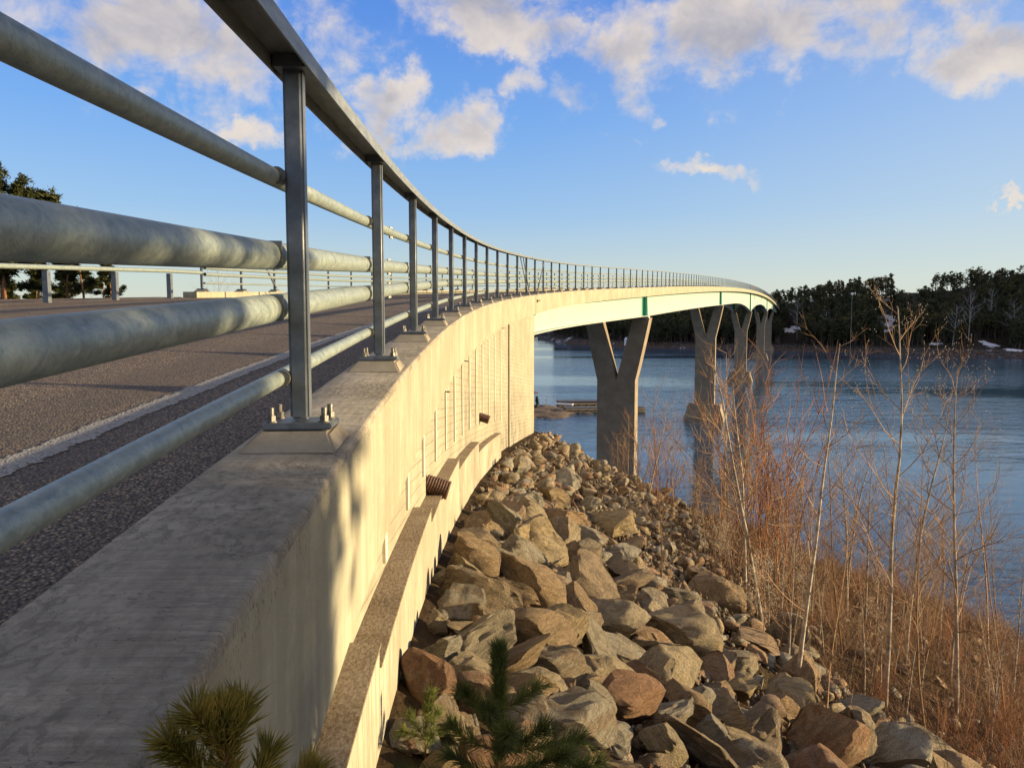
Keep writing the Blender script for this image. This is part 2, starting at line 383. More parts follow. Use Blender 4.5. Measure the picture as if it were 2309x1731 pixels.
def m_water(t, p, tc):
    geo = t.add('ShaderNodeNewGeometry'); P = geo.outputs['Position']
    a = t.noise(t.scalev(P, (.45, 1.1, 1.0)), 1.0, 4.0, .62, .4)
    b = t.noise(t.scalev(P, (.10, .32, 1.0)), 1.0, 3.0, .5, .4)
    calm = t.maprange(t.noise(t.scalev(P, (.006, .022, 1.0)), 1.0, 3.0, .5, .3), .42, .58, .22, 1.0)
    h = t.math('ADD', t.math('MULTIPLY', a, .40), t.math('MULTIPLY', b, .9))
    dist = t.vmath('LENGTH', P)
    fade = t.maprange(dist, 40.0, 420.0, 1.0, .35)
    bn = t.add('ShaderNodeBump', {'Height': h, 'Strength': t.math('MULTIPLY', calm, fade), 'Distance': .34}).outputs[0]
    setp(t, p, color=(.028, .075, .125), rough=t.maprange(calm, .2, 1.0, .06, .10), ior=1.333, normal=bn, spec=.5)
mat('lake_water', m_water)

# ------------------------------------------------------------------ mesh helpers
class MB:
    def __init__(s): s.v = []; s.f = []; s.uv = []; s.n = 0; s.has_uv = False
    def add(s, V, F, UV=None):
        V = np.asarray(V, float).reshape(-1, 3); s.v.append(V)
        for f in F: s.f.append(tuple(int(i) + s.n for i in f))
        if UV is not None: s.has_uv = True; s.uv.append(np.asarray(UV, float).reshape(-1, 2))
        else: s.uv.append(V[:, [0, 2]] * 1.0)
        s.n += len(V)
    def box(s, c, sz, M=None, taper=1.0, bev=0.0):
        x, y, z = [k / 2 for k in sz]
        P = [(-x, -y, -z), (x, -y, -z), (x, y, -z), (-x, y, -z), (-x * taper, -y * taper, z), (x * taper, -y * taper, z), (x * taper, y * taper, z), (-x * taper, y * taper, z)]
        P = np.array(P)
        if M is not None: P = P @ np.array(M)[:3, :3].T
        s.add(P + np.array(c), [(0, 3, 2, 1), (4, 5, 6, 7), (0, 1, 5, 4), (1, 2, 6, 5), (2, 3, 7, 6), (3, 0, 4, 7)])
    def cyl(s, a, b, r, n=12, r2=None, cap=True):
        a = Vector(a); b = Vector(b); r2 = r if r2 is None else r2
        d = (b - a).normalized(); u = d.orthogonal().normalized(); v = d.cross(u)
        V = []; F = []
        for i in range(n):
            t = 2 * math.pi * i / n; o = u * math.cos(t) + v * math.sin(t)
            V += [a + o * r, b + o * r2]
        for i in range(n):
            j = (i + 1) % n; F.append((2 * i, 2 * j, 2 * j + 1, 2 * i + 1))
        if cap: F.append(tuple(2 * i for i in range(n))[::-1]); F.append(tuple(2 * i + 1 for i in range(n)))
        s.add([tuple(x) for x in V], F)
    def mesh(s, name, m, smooth=None):
        me = bpy.data.meshes.new(name)
        V = np.concatenate(s.v) if s.v else np.zeros((0, 3))
        me.from_pydata([tuple(x) for x in V], [], s.f)
        if s.has_uv:
            UV = np.concatenate(s.uv); ul = me.uv_layers.new(name='UVMap')
            li = np.zeros(len(me.loops), dtype=np.int32); me.loops.foreach_get('vertex_index', li)
            ul.data.foreach_set('uv', UV[li].astype(np.float32).ravel())
        for mm in (m if isinstance(m, (list, tuple)) else [m]): me.materials.append(MATS[mm])
        if smooth is not None:
            me.polygons.foreach_set('use_smooth', [True] * len(me.polygons))
            if smooth > 0: me.set_sharp_from_angle(angle=R(smooth))
        me.validate(); me.update()
        return me
    def build(s, name, m, parent=None, smooth=None):
        return link(name, s.mesh(name, m, smooth), parent)
def link(name, me, parent=None):
    o = bpy.data.objects.new(name, me); col.objects.link(o)
    if parent is not None: o.parent = parent
    return o
def empty(name, loc=(0, 0, 0), rz=0.0):
    o = bpy.data.objects.new(name, None); col.objects.link(o); o.location = loc; o.rotation_euler = (0, 0, rz)
    o.empty_display_size = .3
    return o
def tag(o, label=None, cat=None, group=None, kind=None):
    if label: o['label'] = label
    if cat: o['category'] = cat
    if group: o['group'] = group
    if kind: o['kind'] = kind
    return o
def copy_tree(o, parent=None):
    c = o.copy(); col.objects.link(c); c.parent = parent
    for ch in list(o.children): copy_tree(ch, c)
    return c
def fastmesh(name, V, T, m, smooth=False):      # big triangle / quad soup from numpy arrays
    me = bpy.data.meshes.new(name); V = np.asarray(V, np.float32); T = np.asarray(T, np.int32); k = T.shape[1]
    me.vertices.add(len(V)); me.vertices.foreach_set('co', V.ravel())
    me.loops.add(T.size); me.loops.foreach_set('vertex_index', T.ravel())
    me.polygons.add(len(T)); me.polygons.foreach_set('loop_start', np.arange(0, T.size, k, dtype=np.int32))
    me.polygons.foreach_set('loop_total', np.full(len(T), k, dtype=np.int32))
    if smooth: me.polygons.foreach_set('use_smooth', [True] * len(T))
    me.materials.append(MATS[m]); me.update(); me.validate()
    return me

# ------------------------------------------------------------------ the bridge line (right-hand railing, camera at the origin)
WATER = -15.6
_kn = [0, 6, 12, 18, 24, 30, 36, 42, 50]; _hk = [-3.034, .012, 3.228, 7.167, 9.835, 12.875, 16.724, 20.339, 20.112]
_ss = np.arange(-40, 720, .1)
_h = np.radians(np.where(_ss < 0, _hk[0] + .55 * np.maximum(_ss, -10), np.interp(_ss, _kn, _hk)))
_X = np.cumsum(np.sin(_h)) * .1; _Y = np.cumsum(np.cos(_h)) * .1
_i0 = int(round(40 / .1)); _X += -.6775 - _X[_i0]; _Y += 2.48 - _Y[_i0]
def zb(s): return -.3097 + .0536 * s - .000084 * s * s * (s > 0) + np.interp(s, [-4, 0, 2, 4, 8, 14, 22], [-.02, -.012, -.006, 0, .012, .008, 0])
def hd(s): return np.interp(s, _ss, _h)
def pt(s, l=0.0, z=0.0, absz=None):
    h = hd(s); x = np.interp(s, _ss, _X) + l * np.cos(h); y = np.interp(s, _ss, _Y) - l * np.sin(h)
    return (float(x), float(y), float(zb(s) + z) if absz is None else float(absz))
OPP = -7.6
def cross(s): return float(np.interp(s, [-20, 15, 26, 60], [.034, .034, .012, 0.0]))
KT = -.08                      # kerb top below the post feet
def road_z(s, l): return KT - .15 + cross(s) * max(0.0, -l - .2)
def opp_z(s): return cross(s) * (-OPP - .4)
def s_of(x, y):                # nearest station and lateral offset of a plan point
    s = np.clip(y - 2.5, -38, 700)
    for _ in range(5):
        h = hd(s); px = np.interp(s, _ss, _X); py = np.interp(s, _ss, _Y)
        s = np.clip(s + (x - px) * np.sin(h) + (y - py) * np.cos(h), -38, 700)
    h = hd(s); px = np.interp(s, _ss, _X); py = np.interp(s, _ss, _Y)
    return s, (x - px) * np.cos(h) - (y - py) * np.sin(h)

def stations(a, b, near=.25):
    out = [a]
    while out[-1] < b - 1e-6:
        s = out[-1]; st = near if s < 15 else (.5 if s < 50 else (1.5 if s < 150 else 3.0))
        out.append(min(b, s + st))
    return out
def sweep(mb, prof, S, closed=True, lfun=None, caps=True, uvmode='arc'):
    """prof: list of (l, z) points or function of s giving them; sweeps along stations S"""
    P0 = prof(S[0]) if callable(prof) else prof
    n = len(P0); V = []; UV = []; F = []
    for s in S:
        P = prof(s) if callable(prof) else prof
        acc_ = 0.0
        for k, (l, z) in enumerate(P):
            if k: acc_ += math.hypot(l - P[k - 1][0], z - P[k - 1][1])
            V.append(pt(s, l, z)); UV.append((s, acc_))
    m = n if closed else n - 1
    # duplicate verts per face column so that UVs and edges stay clean
    V2 = []; U2 = []; F2 = []
    for k in range(m):
        k2 = (k + 1) % n; base = len(V2)
        for i in range(len(S)):
            V2 += [V[i * n + k], V[i * n + k2]]
            u = UV[i * n + k]; P = prof(S[i]) if callable(prof) else prof
            ln = math.hypot(P[k2][0] - P[k][0], P[k2][1] - P[k][1])
            U2 += [u, (u[0], u[1] + ln)]
        for i in range(len(S) - 1):
            a = base + 2 * i; F2.append((a, a + 1, a + 3, a + 2))
    if closed and caps:
        for i, rev in ((0, False), (len(S) - 1, True)):
            base = len(V2); V2 += V[i * n:(i + 1) * n]; U2 += [(V[i * n + k][0], V[i * n + k][2]) for k in range(n)]
            idx = list(range(base, base + n)); F2.append(tuple(idx[::-1] if rev else idx))
    mb.add(V2, F2, U2)
def sweep_tube(mb, l, z, r, S, n=14):
    V = []; UV = []; F = []
    for s in S:
        h = float(hd(s)); c = pt(s, l, z); rx, ry = math.cos(h), -math.sin(h)
        for k in range(n + 1):
            t = 2 * math.pi * k / n + math.pi
            V.append((c[0] + rx * r * math.cos(t), c[1] + ry * r * math.cos(t), c[2] + r * math.sin(t))); UV.append((s, k / n * 2 * math.pi * r * 6))
    m = n + 1
    for i in range(len(S) - 1):
        for k in range(n): F.append((i * m + k, i * m + k + 1, (i + 1) * m + k + 1, (i + 1) * m + k))
    mb.add(V, F, UV)
def rect(l0, l1, z0, z1): return [(l0, z0), (l1, z0), (l1, z1), (l0, z1)]

JOINT = 23.1; END = 590.0
# ------------------------------------------------------------------ road
mb = MB(); sweep(mb, lambda s: [(OPP + .2, road_z(s, OPP + .2)), (-.19, road_z(s, -.2))], stations(-36, 15.8), closed=False)
sweep(mb, lambda s: [(OPP + .2, road_z(s, OPP + .2)), (-.19, road_z(s, -.2))], stations(15.8, END), closed=False)
tag(mb.build('road', 'asphalt'), kind='structure')
mb = MB()
S_ = stations(-36, 300); V = []; U = []; F = []
for s in S_:
    for k, l in enumerate((-1.18, -.96)): V.append(pt(s, l, road_z(s, l) + .004)); U.append((s, float(k)))
for i in range(len(S_) - 1): F.append((2 * i, 2 * i + 1, 2 * i + 3, 2 * i + 2))
mb.add(V, F, U); tag(mb.build('edge_line', 'worn_road_paint'), kind='structure')

# ------------------------------------------------------------------ bridge
bridge = empty('bridge', pt(JOINT)); tag(bridge, 'long curved concrete and pale green steel girder bridge on forked piers over the lake', 'bridge')
bridge_inv = Matrix.Translation(-Vector(pt(JOINT)))
def part(name, mb_, m, parent, smooth=None):       # build in world coordinates, keep the place under the parent
    o = mb_.build(name, m, parent, smooth); o.matrix_parent_inverse = parent.matrix_world.inverted() if parent.type != 'EMPTY' else Matrix.Translation(-Vector(parent.location)); return o
BH = .62
def beamprof(side):
    if side > 0: return lambda s: [(.155, KT - BH), (.165, KT - .012), (.145, KT), (-.19, KT + .012), (-.20, KT), (-.20, KT - BH)]
    return lambda s: [(OPP - .155, KT - BH + opp_z(s)), (OPP + .2, KT - BH + opp_z(s)), (OPP + .2, KT + opp_z(s)), (OPP - .155, KT + opp_z(s))]
def kerbs(a, b, parent, name):
    S = stations(a, b)
    mb = MB(); sweep(mb, [(.155, KT - BH), (.160, KT - .03)], S, closed=False); sweep(mb, [(-.20, KT - BH), (.155, KT - BH)], S, closed=False)
    # rough chamfered arris between face and top
    mb2 = MB()
    V = []; U = []; F = []
    ls = [.160, .159, .156, .149, .05, -.06, -.18, -.194, -.199, -.20]; zs = [KT - .03, KT - .010, KT - .003, KT, KT + .003, KT + .004, KT + .004, KT + .001, KT - .008, KT - .17]
    for s in S:
        j = .0022 * math.sin(s * 31) * math.sin(s * 7.3) + .0018 * math.sin(s * 83)
        acc_ = 0
        for k in range(len(ls)):
            if k: acc_ += math.hypot(ls[k] - ls[k - 1], zs[k] - zs[k - 1])
            V.append(pt(s, ls[k] + (j if k in (1, 2) else 0), zs[k] + (-abs(j) if k in (1, 2) else 0))); U.append((s, acc_))
    n = len(ls)
    for i in range(len(S) - 1):
        for k in range(n - 1): F.append((i * n + k, i * n + k + 1, (i + 1) * n + k + 1, (i + 1) * n + k))
    mb2.add(V, F, U)
    for (s, rev) in ((a, 0), (b, 1)):
        mb.add([pt(s, l, z) for (l, z) in rect(-.20, .155, KT - BH, KT - .002)], [(0, 1, 2, 3) if not rev else (3, 2, 1, 0)], [(0, 0), (.35, 0), (.35, .6), (0, .6)])
    o = part(name, mb, 'fascia_concrete', parent)
    t = part('kerb_top', mb2, 'kerb_concrete', parent, 22)
    return o, t
# deck slab
mb = MB(); sweep(mb, lambda s: [(-.195, KT - .155), (OPP + .195, KT - .155 + opp_z(s)), (OPP + .195, KT - .42 + opp_z(s)), (-2.0, KT - .62), (-1.5, KT - .50), (-.195, KT - .40)], stations(JOINT + .05, END))
part('deck_slab', mb, 'fascia_concrete', bridge)
eb, et = kerbs(JOINT + .05, END, bridge, 'edge_beam')
mb = MB(); sweep(mb, beamprof(-1), stations(15.9, END)); ob = part('edge_beam', mb, 'fascia_concrete', bridge)
# joint: dark gap filler
mb = MB(); sweep(mb, rect(-.19, .14, KT - BH - .04, KT - .03), [JOINT - .001, JOINT + .051]); part('expansion_joint', mb, 'dark_joint', bridge)
mb = MB(); sweep(mb, rect(.155, .19, KT - .22, KT - .19), [JOINT + .35, JOINT + .95]); part('joint_bracket', mb, 'rusty_steel', bridge)
mb = MB(); sweep(mb, rect(.155, .185, KT - .25, KT - .16), [JOINT + .2, JOINT + .35]); part('joint_bracket', mb, 'rusty_steel', bridge)

PIERS = [59.2, 122.0, 202.0, 315.0, 402.0, 480.0]
def gdep(s):                   # girder depth below the slab soffit
    K = [JOINT, 59.2, 122, 150, 165, 180, 192, 202, 214, 232, 258, 285, 303, 315, 327, 345, 360, 385, 402, 480, END]
    G = [.95, 1.55, 2.0, 2.05, 2.25, 2.8, 3.5, 4.3, 3.5, 2.7, 2.35, 2.7, 3.6, 4.4, 3.5, 2.7, 2.5, 2.3, 2.6, 2.2, 1.6]
    return float(np.interp(s, K, G))
GL = (-1.25, -5.15)
def gp(l, w, top, bot): return lambda s: rect(l - w / 2, l + w / 2, KT - .58 - gdep(s) * bot, KT - .58 - gdep(s) * top)
for l in GL:
    S = stations(JOINT + .25, END)
    mb = MB(); sweep(mb, lambda s: rect(l - .02, l + .02, KT - .64 - gdep(s), KT - .54), S); web = part('girder_web', mb, 'pale_green_paint', bridge)
    mb = MB(); sweep(mb, lambda s: rect(l - .32, l + .32, KT - .68 - gdep(s), KT - .64 - gdep(s)), S); part('girder_flange', mb, 'bearing_white', bridge)
    mb = MB(); sweep(mb, lambda s: rect(l - .22, l + .22, KT - .54, KT - .50), S); part('girder_flange', mb, 'dark_green_paint', bridge)
    for ps in PIERS:
        for ds in (-.32, .22):
            mb = MB(); sweep(mb, lambda s: [(l + .021, KT - .64 - gdep(s)), (l + .30, KT - .64 - gdep(s)), (l + .24, KT - .54), (l + .021, KT - .54)], [ps + ds, ps + ds + .10])
            o = part('stiffener', mb, 'dark_green_paint', bridge)
        mb = MB(); sweep(mb, lambda s: [(l + .021, KT - .64 - gdep(s)), (l + .05, KT - .64 - gdep(s)), (l + .05, KT - .54), (l + .021, KT - .54)], [ps - .75, ps + .75])
        part('stiffener_plate', mb, 'dark_green_paint', bridge)
    # pair of hatch frames on the web between the tall piers
    if l == GL[0]:
        for hs in (222.0, 266.0):
            mb = MB(); z0 = -1.35; hw, hh, tt = 1.6, .75, .28
            for (a0, a1, b0, b1) in ((-hw, hw, hh - .12, hh), (-hw, hw, -hh, -hh + .12), (-hw, -hw + tt, -hh + .12, hh - .12), (hw - tt, hw, -hh + .12, hh - .12)):
                sweep(mb, [(l + .022, z0 + b0), (l + .06, z0 + b0), (l + .06, z0 + b1), (l + .022, z0 + b1)], [hs + a0, hs + a1])
            part('hatch_frame', mb, 'ledge_concrete', bridge)
for ps in list(PIERS) + [float(x) for x in range(34, 580, 9)]:
    mb = MB(); dd = gdep(ps) * .6; sweep(mb, rect(GL[1] + .02, GL[0] - .02, KT - .62 - dd, KT - .62 - dd + .5), [ps - .12, ps + .12]); part('cross_beam', mb, 'dark_green_paint', bridge)

def pier(ps, grounded):
    s0 = ps; c = pt(s0, (GL[0] + GL[1]) / 2); top = c[2] + KT - .68 - gdep(ps) - .12
    h = float(hd(s0)); e = empty('bridge_pier', (c[0], c[1], WATER), -h)
    T = top - WATER; J = T - 4.85; foot = 0.0 if grounded else 2.6
    th = .62
    mb = MB()
    # forked outline extruded along the bridge, curved outward at the fork
    out = []; N = 7
    def edge(z):               # outer half width
        if z <= J: return 1.5
        t = (z - J) / (T - J); return 1.5 + (2.55 - 1.5) * (t ** .92 * .82 + .18 * t)
    Zs = [foot - .02 if foot else -3.0, J - .6, J - .15] + [J + (T - J) * k / N for k in range(N + 1)]
    def inner(z): return max(0.0, (z - J) / (T - J)) * (2.55 - 1.28)
    V = []; F = []
    # stem: simple prism to J, arms above
    def prism(pts):
        b = len(V); n = len(pts)
        for y in (-th, th):
            for (x, z) in pts: V.append((x, y, z))
        F.append(tuple(range(b, b + n))); F.append(tuple(range(b + 2 * n - 1, b + n - 1, -1)))
        for k in range(n):
            k2 = (k + 1) % n; F.append((b + k, b + n + k, b + n + k2, b + k2))
    zs = [Zs[0], J]
    prism([(-1.5, Zs[0]), (1.5, Zs[0]), (1.5, J), (-1.5, J)])
    mb.add(V, [f[::-1] for f in F]); o = mb.build('pier_shaft', 'pier_concrete', e)
    for sg in (-1, 1):
        mb = MB(); V = []; F = []
        L = [J + (T - J) * k / N for k in range(N + 1)]
        pts = [(sg * edge(z), z) for z in L] + [(sg * (inner(z) + .0), z) for z in L[::-1]]
        if sg < 0: pts = pts[::-1]
        prism(pts)
        mb.add(V, [f[::-1] for f in F] if sg > 0 else [f[::-1] for f in F]); mb.build('pier_arm', 'pier_concrete', e)
        mb = MB(); mb.box((sg * 2.17, 0, T + .06), (.5, .6, .12)); mb.build('bearing', 'bearing_white', e)
    if foot:
        mb = MB()
        V = []
        for (z, a, b) in ((-3, 3.1, 1.9), (.4, 3.0, 1.8), (1.9, 2.5, 1.45), (2.6, 2.42, 1.4)):
            V += [(-a, -b, z), (a, -b, z), (a, b, z), (-a, b, z)]
        F = [(12, 13, 14, 15), (3, 2, 1, 0)]
        for k in range(3):
            for q in range(4): F.append((4 * k + q, 4 * k + (q + 1) % 4, 4 * k + 4 + (q + 1) % 4, 4 * k + 4 + q))
        mb.add(V, F); mb.build('pier_footing', 'pier_concrete', e)
    return e
names = ['tall forked concrete bridge pier nearest the camera, standing behind the rock slope', 'forked concrete bridge pier second from the camera, on a tapered footing in the water',
         'third forked bridge pier from the camera, under the first arched girder haunch', 'fourth forked bridge pier far out over the lake', 'fifth forked bridge pier, small in the distance', 'last far bridge pier close to the wooded shore']
for k, ps in enumerate(PIERS):
    e = pier(ps, k == 0); tag(e, names[k], 'bridge pier', 'forked concrete piers under the bridge')

# ------------------------------------------------------------------ approach wall
wall = empty('retaining_wall', pt(0)); tag(wall, 'sunlit board-marked concrete retaining wall carrying the bridge approach above the rocks', 'wall')
a1, _ = kerbs(-8, 11.98, wall, 'parapet'); a2, _ = kerbs(12.0, JOINT, wall, 'parapet')
WTOP = KT - BH
def wz(s): return -3.2 - float(zb(s)) if s < 10 else -4.6 - float(zb(s))
S = stations(-8, 17.6)
mb = MB(); sweep(mb, lambda s: rect(-.5, .06, -6.2 - float(zb(s)), WTOP - .002), S); part('wall_face', mb, 'board_concrete', wall)
mb = MB(); sweep(mb, lambda s: rect(-.5, .10, -6.2 - float(zb(s)), WTOP - .002), stations(17.6, JOINT)); part('abutment_face', mb, 'board_concrete', wall)
# abutment body behind the end face
mb = MB(); sweep(mb, lambda s: rect(OPP - .1, -.5, -6.2 - float(zb(s)), WTOP - .25), [JOINT - 1.2, JOINT]); part('abutment_body', mb, 'board_concrete', wall)
# ribs
for k in range(13):
    s = 1.55 + 1.2 * k
    ztop = WTOP - .12; zbot = -1.25 - .012 * k * 2 - .055 * s - .03 * k
    zbot = float(np.interp(s, [1, 4, 8, 12, 17], [-1.02, -1.22, -1.75, -2.25, -3.1])) - 0
    for ds in (0,):
        mb = MB(); sweep(mb, rect(.06, .078, zbot, ztop), [s, s + .085]); part('rib', mb, 'rib_concrete', wall)
# stepped plinth (ledge top, boarded face)
def plz(s, table): return table - float(zb(s))
steps = [(-6, .35, -1.16, -1.21), (.35, 3.25, -1.30, -1.40), (3.25, 6.75, -1.50, -1.66), (6.75, 10.3, -1.78, -2.02), (10.3, 15.0, -2.18, -2.56)]
for (a, b, za, zb_) in steps:
    f = lambda s: za + (zb_ - za) * (s - a) / (b - a) - float(zb(s))
    S = stations(a, b - .003)
    mb = MB(); sweep(mb, lambda s: rect(.06, .195, -6.0 - float(zb(s)), f(s) - .012), S); part('plinth_face', mb, 'footing_concrete', wall)
    mb = MB(); sweep(mb, lambda s: rect(.062, .203, f(s) - .012, f(s)), S); part('plinth_top', mb, 'ledge_concrete', wall)
# corrugated drain pipes and rods
def drain(s, z, r, ln, n=9):
    c = pt(s, .05, 0, absz=z); h = float(hd(s)); d = Vector((math.cos(h), -math.sin(h), -.32)).normalized()
    mb = MB()
    for k in range(n):
        a = Vector(c) + d * (ln * k / n); b = Vector(c) + d * (ln * (k + .55) / n); e2 = Vector(c) + d * (ln * (k + 1) / n)
        mb.cyl(a, b, r, 18, r * 1.12); mb.cyl(b, e2, r * 1.12, 18, r)
    part('drain_pipe', mb, 'rusty_steel', wall, 20)
drain(4.35, -1.455, .080, .22); drain(11.9, -1.80, .075, .2)
for (s, z) in ((6.0, -.78), (8.9, -.60), (16.2, -.2)):
    mb = MB(); c = Vector(pt(s, .06, 0, absz=z)); mb.cyl(c, c + Vector((.09, -.02, -.01)), .008, 6); part('rod', mb, 'rusty_steel', wall)

# ------------------------------------------------------------------ post plinths (concrete seats) on the beams
mb = MB(); V = [(-.17, -.15, 0), (.135, -.15, 0), (.135, .15, 0), (-.17, .15, 0), (-.115, -.085, .058), (.10, -.085, .058), (.10, .085, .058), (-.115, .085, .058)]
mb.add(V, [(0, 3, 2, 1), (4, 5, 6, 7), (0, 1, 5, 4), (1, 2, 6, 5), (2, 3, 7, 6), (3, 0, 4, 7)])
seat_me = mb.mesh('post_seat', 'plinth_concrete')
me_ = seat_me
bm = bmesh.new(); bm.from_mesh(seat_me); bmesh.ops.bevel(bm, geom=bm.edges[:], offset=.008, segments=2, affect='EDGES'); bm.to_mesh(seat_me); bm.free()
def seat(s, l, parent, extra=0.0):
    o = link('post_seat', seat_me, parent); h = float(hd(s)); c = pt(s, l, KT + extra)
    g = math.atan(.0536 - .000168 * max(s, 0))
    o.matrix_world = Matrix.Translation(c) @ Matrix.Rotation(-h, 4, 'Z') @ Matrix.Rotation(g, 4, 'X')
    if parent.type == 'EMPTY': o.matrix_basis = Matrix.Translation(-Vector(parent.location)) @ o.matrix_basis
    o.rotation_mode = 'XYZ'

# ------------------------------------------------------------------ railings
HP = 1.10
mb = MB(); mb.box((0, 0, HP / 2 + .002), (.060, .058, HP - .004))
post_me = mb.mesh('post', 'post_steel')
bm = bmesh.new(); bm.from_mesh(post_me); bmesh.ops.bevel(bm, geom=bm.edges[:], offset=.009, segments=3, affect='EDGES'); bm.to_mesh(post_me); bm.free()
post_me.polygons.foreach_set('use_smooth', [True] * len(post_me.polygons)); post_me.set_sharp_from_angle(angle=R(40))
mb = MB(); mb.box((0, 0, -.011), (.215, .155, .022)); plate_me = mb.mesh('base_plate', 'post_steel')
bm = bmesh.new(); bm.from_mesh(plate_me); bmesh.ops.bevel(bm, geom=bm.edges[:], offset=.004, segments=2, affect='EDGES'); bm.to_mesh(plate_me); bm.free()
mb = MB(); mb.cyl((0, 0, 0), (0, 0, .004), .019, 16); mb.cyl((0, 0, .004), (0, 0, .021), .0145, 6); mb.cyl((0, 0, .021), (0, 0, .046), .0088, 10)
bolt_me = mb.mesh('bolt', 'bolt_steel')
mb = MB(); mb.box((-.068, -.050, 0), (.062, .012, .082)); mb.box((-.068, -.038, .036), (.05, .03, .01)); mb.box((-.068, -.038, -.036), (.05, .03, .01))
clamp_me = mb.mesh('clamp', 'post_steel')
mb = MB(); mb.cyl((-.062, -.056, 0), (-.062, -.060, 0), .030, 20); mb.cyl((-.062, -.060, 0), (-.062, -.076, 0), .0165, 6); mb.cyl((-.062, -.076, 0), (-.062, -.100, 0), .010, 12)
cbolt_me = mb.mesh('clamp_bolt', 'bolt_steel')
mb = MB(); mb.cyl((-.046, 0, 0), (-.030, 0, 0), .022, 12); mb.cyl((-.05, -.045, 0), (-.05, -.03, 0), .0265, 14); saddle_me = mb.mesh('saddle', 'bolt_steel')

PIPES = [(.137, .0255), (.358, .0445), (.523, .0445), (.765, .0285)]
rail = empty('railing', pt(0)); tag(rail, 'near galvanised steel railing with pipe rails and dark posts curving along the right kerb', 'railing', 'railings along the bridge')
rail2 = empty('railing', pt(16.5, OPP)); tag(rail2, 'far side steel railing across the road, low pipe rails on a concrete kerb', 'railing', 'railings along the bridge')
def world_place(o, s, l, z, parent):
    h = float(hd(s)); c = pt(s, l, z)
    o.location = Vector(c) - parent.location; o.rotation_euler = (0, 0, -h)
def posts(parent, S, l0, zf, detail_to, mirror=False, clamps_to=0):
    for s in S:
        o = link('post', post_me, parent); world_place(o, s, l0, zf(s), parent)
        if mirror: o.rotation_euler[2] += math.pi
        if s < detail_to * 3.0 + 40:
            link('base_plate', plate_me, o)
        if s < detail_to:
            for bx in (-.082, .082):
                for by in (-.052, .052):
                    b = link('bolt', bolt_me, o); b.location = (bx, by, 0); b.rotation_euler = (0, 0, random.random())
        if s < clamps_to:
            for z in (.358, .523):
                b = link('clamp', clamp_me, o); b.location = (0, 0, z)
                b = link('clamp_bolt', cbolt_me, o); b.location = (0, 0, z)
            for z in (.137, .765):
                b = link('saddle', saddle_me, o); b.location = (0, 0, z)
PS = [-4.0, -2.0] + [2.0 * k for k in range(0, 289)]
posts(rail, PS, 0.0, lambda s: 0.0, 24, clamps_to=34)
for s in PS[:170]: seat(s, 0.0, bridge if s > JOINT else wall)
PO = [16.5 + 2.0 * k for k in range(0, 280)]
posts(rail2, PO, OPP, opp_z, 0)
for s in PO[:110]: seat(s, OPP, bridge, opp_z(s))
for (z, r) in PIPES:
    l = -.032 - r - .008
    for (a, b) in ((-8, 3.05), (3.06, 17.0), (17.01, 29.0), (29.01, END)):
        mb = MB(); sweep_tube(mb, l, z, r, stations(a, b, .2), 28 if b < 20 else 12); part('pipe_rail', mb, 'galvanised_pipe', rail, 60)
        if z in (.765, .523, .358) and a > 0:
            mb = MB()
            for ds in (.05, .12):
                c = Vector(pt(a + ds, l, z)); mb.cyl(c + Vector((0, 0, r - .004)), c + Vector((0, 0, r + .009)), .010, 6); mb.cyl(c - Vector((0, 0, r - .004)), c - Vector((0, 0, r + .014)), .010, 6)
            part('joint_bolts', mb, 'bolt_steel', rail)
    mb = MB(); S = stations(16.5, END)
    V0 = mb
    n = 8; V = []; UV = []; F = []; lo = OPP + .032 + r + .008
    for s in S:
        h = float(hd(s)); c = pt(s, lo, z + opp_z(s))
        for k in range(n + 1):
            t = 2 * math.pi * k / n; V.append((c[0] + math.cos(h) * r * math.cos(t), c[1] - math.sin(h) * r * math.cos(t), c[2] + r * math.sin(t))); UV.append((s, k / n * .4))
    for i in range(len(S) - 1):
        for k in range(n): F.append((i * 9 + k, i * 9 + k + 1, (i + 1) * 9 + k + 1, (i + 1) * 9 + k))
    mb.add(V, F, UV); part('pipe_rail', mb, 'galvanised_pipe', rail2, 60)
# flat channel top rail: web up, lips down
def toprail(parent, l0, zf, a, b):
    mb = MB(); w2 = .062; t_ = .006; z0 = HP
    P = lambda s: [(l0 - w2, z0 - .018 + zf(s)), (l0 - w2 + t_, z0 - .018 + zf(s)), (l0 - w2 + t_, z0 + .028 + zf(s)), (l0 + w2 - t_, z0 + .028 + zf(s)), (l0 + w2 - t_, z0 - .018 + zf(s)), (l0 + w2, z0 - .018 + zf(s)), (l0 + w2, z0 + .034 + zf(s)), (l0 - w2, z0 + .034 + zf(s))]
    sweep(mb, P, stations(a, b)); return part('top_rail', mb, 'rail_steel', parent)
toprail(rail, 0.0, lambda s: 0.0, -8, 22.9); toprail(rail, 0.0, lambda s: 0.0, 23.0, END); toprail(rail2, OPP, opp_z, 16.3, END)
# splice brackets in the channel above each near post
for s in PS[2:12]:
    mb = MB(); sweep(mb, rect(-.05, .05, HP - .012, HP + .026), [s - .06, s + .06]); part('cap_plate', mb, 'post_steel', rail)
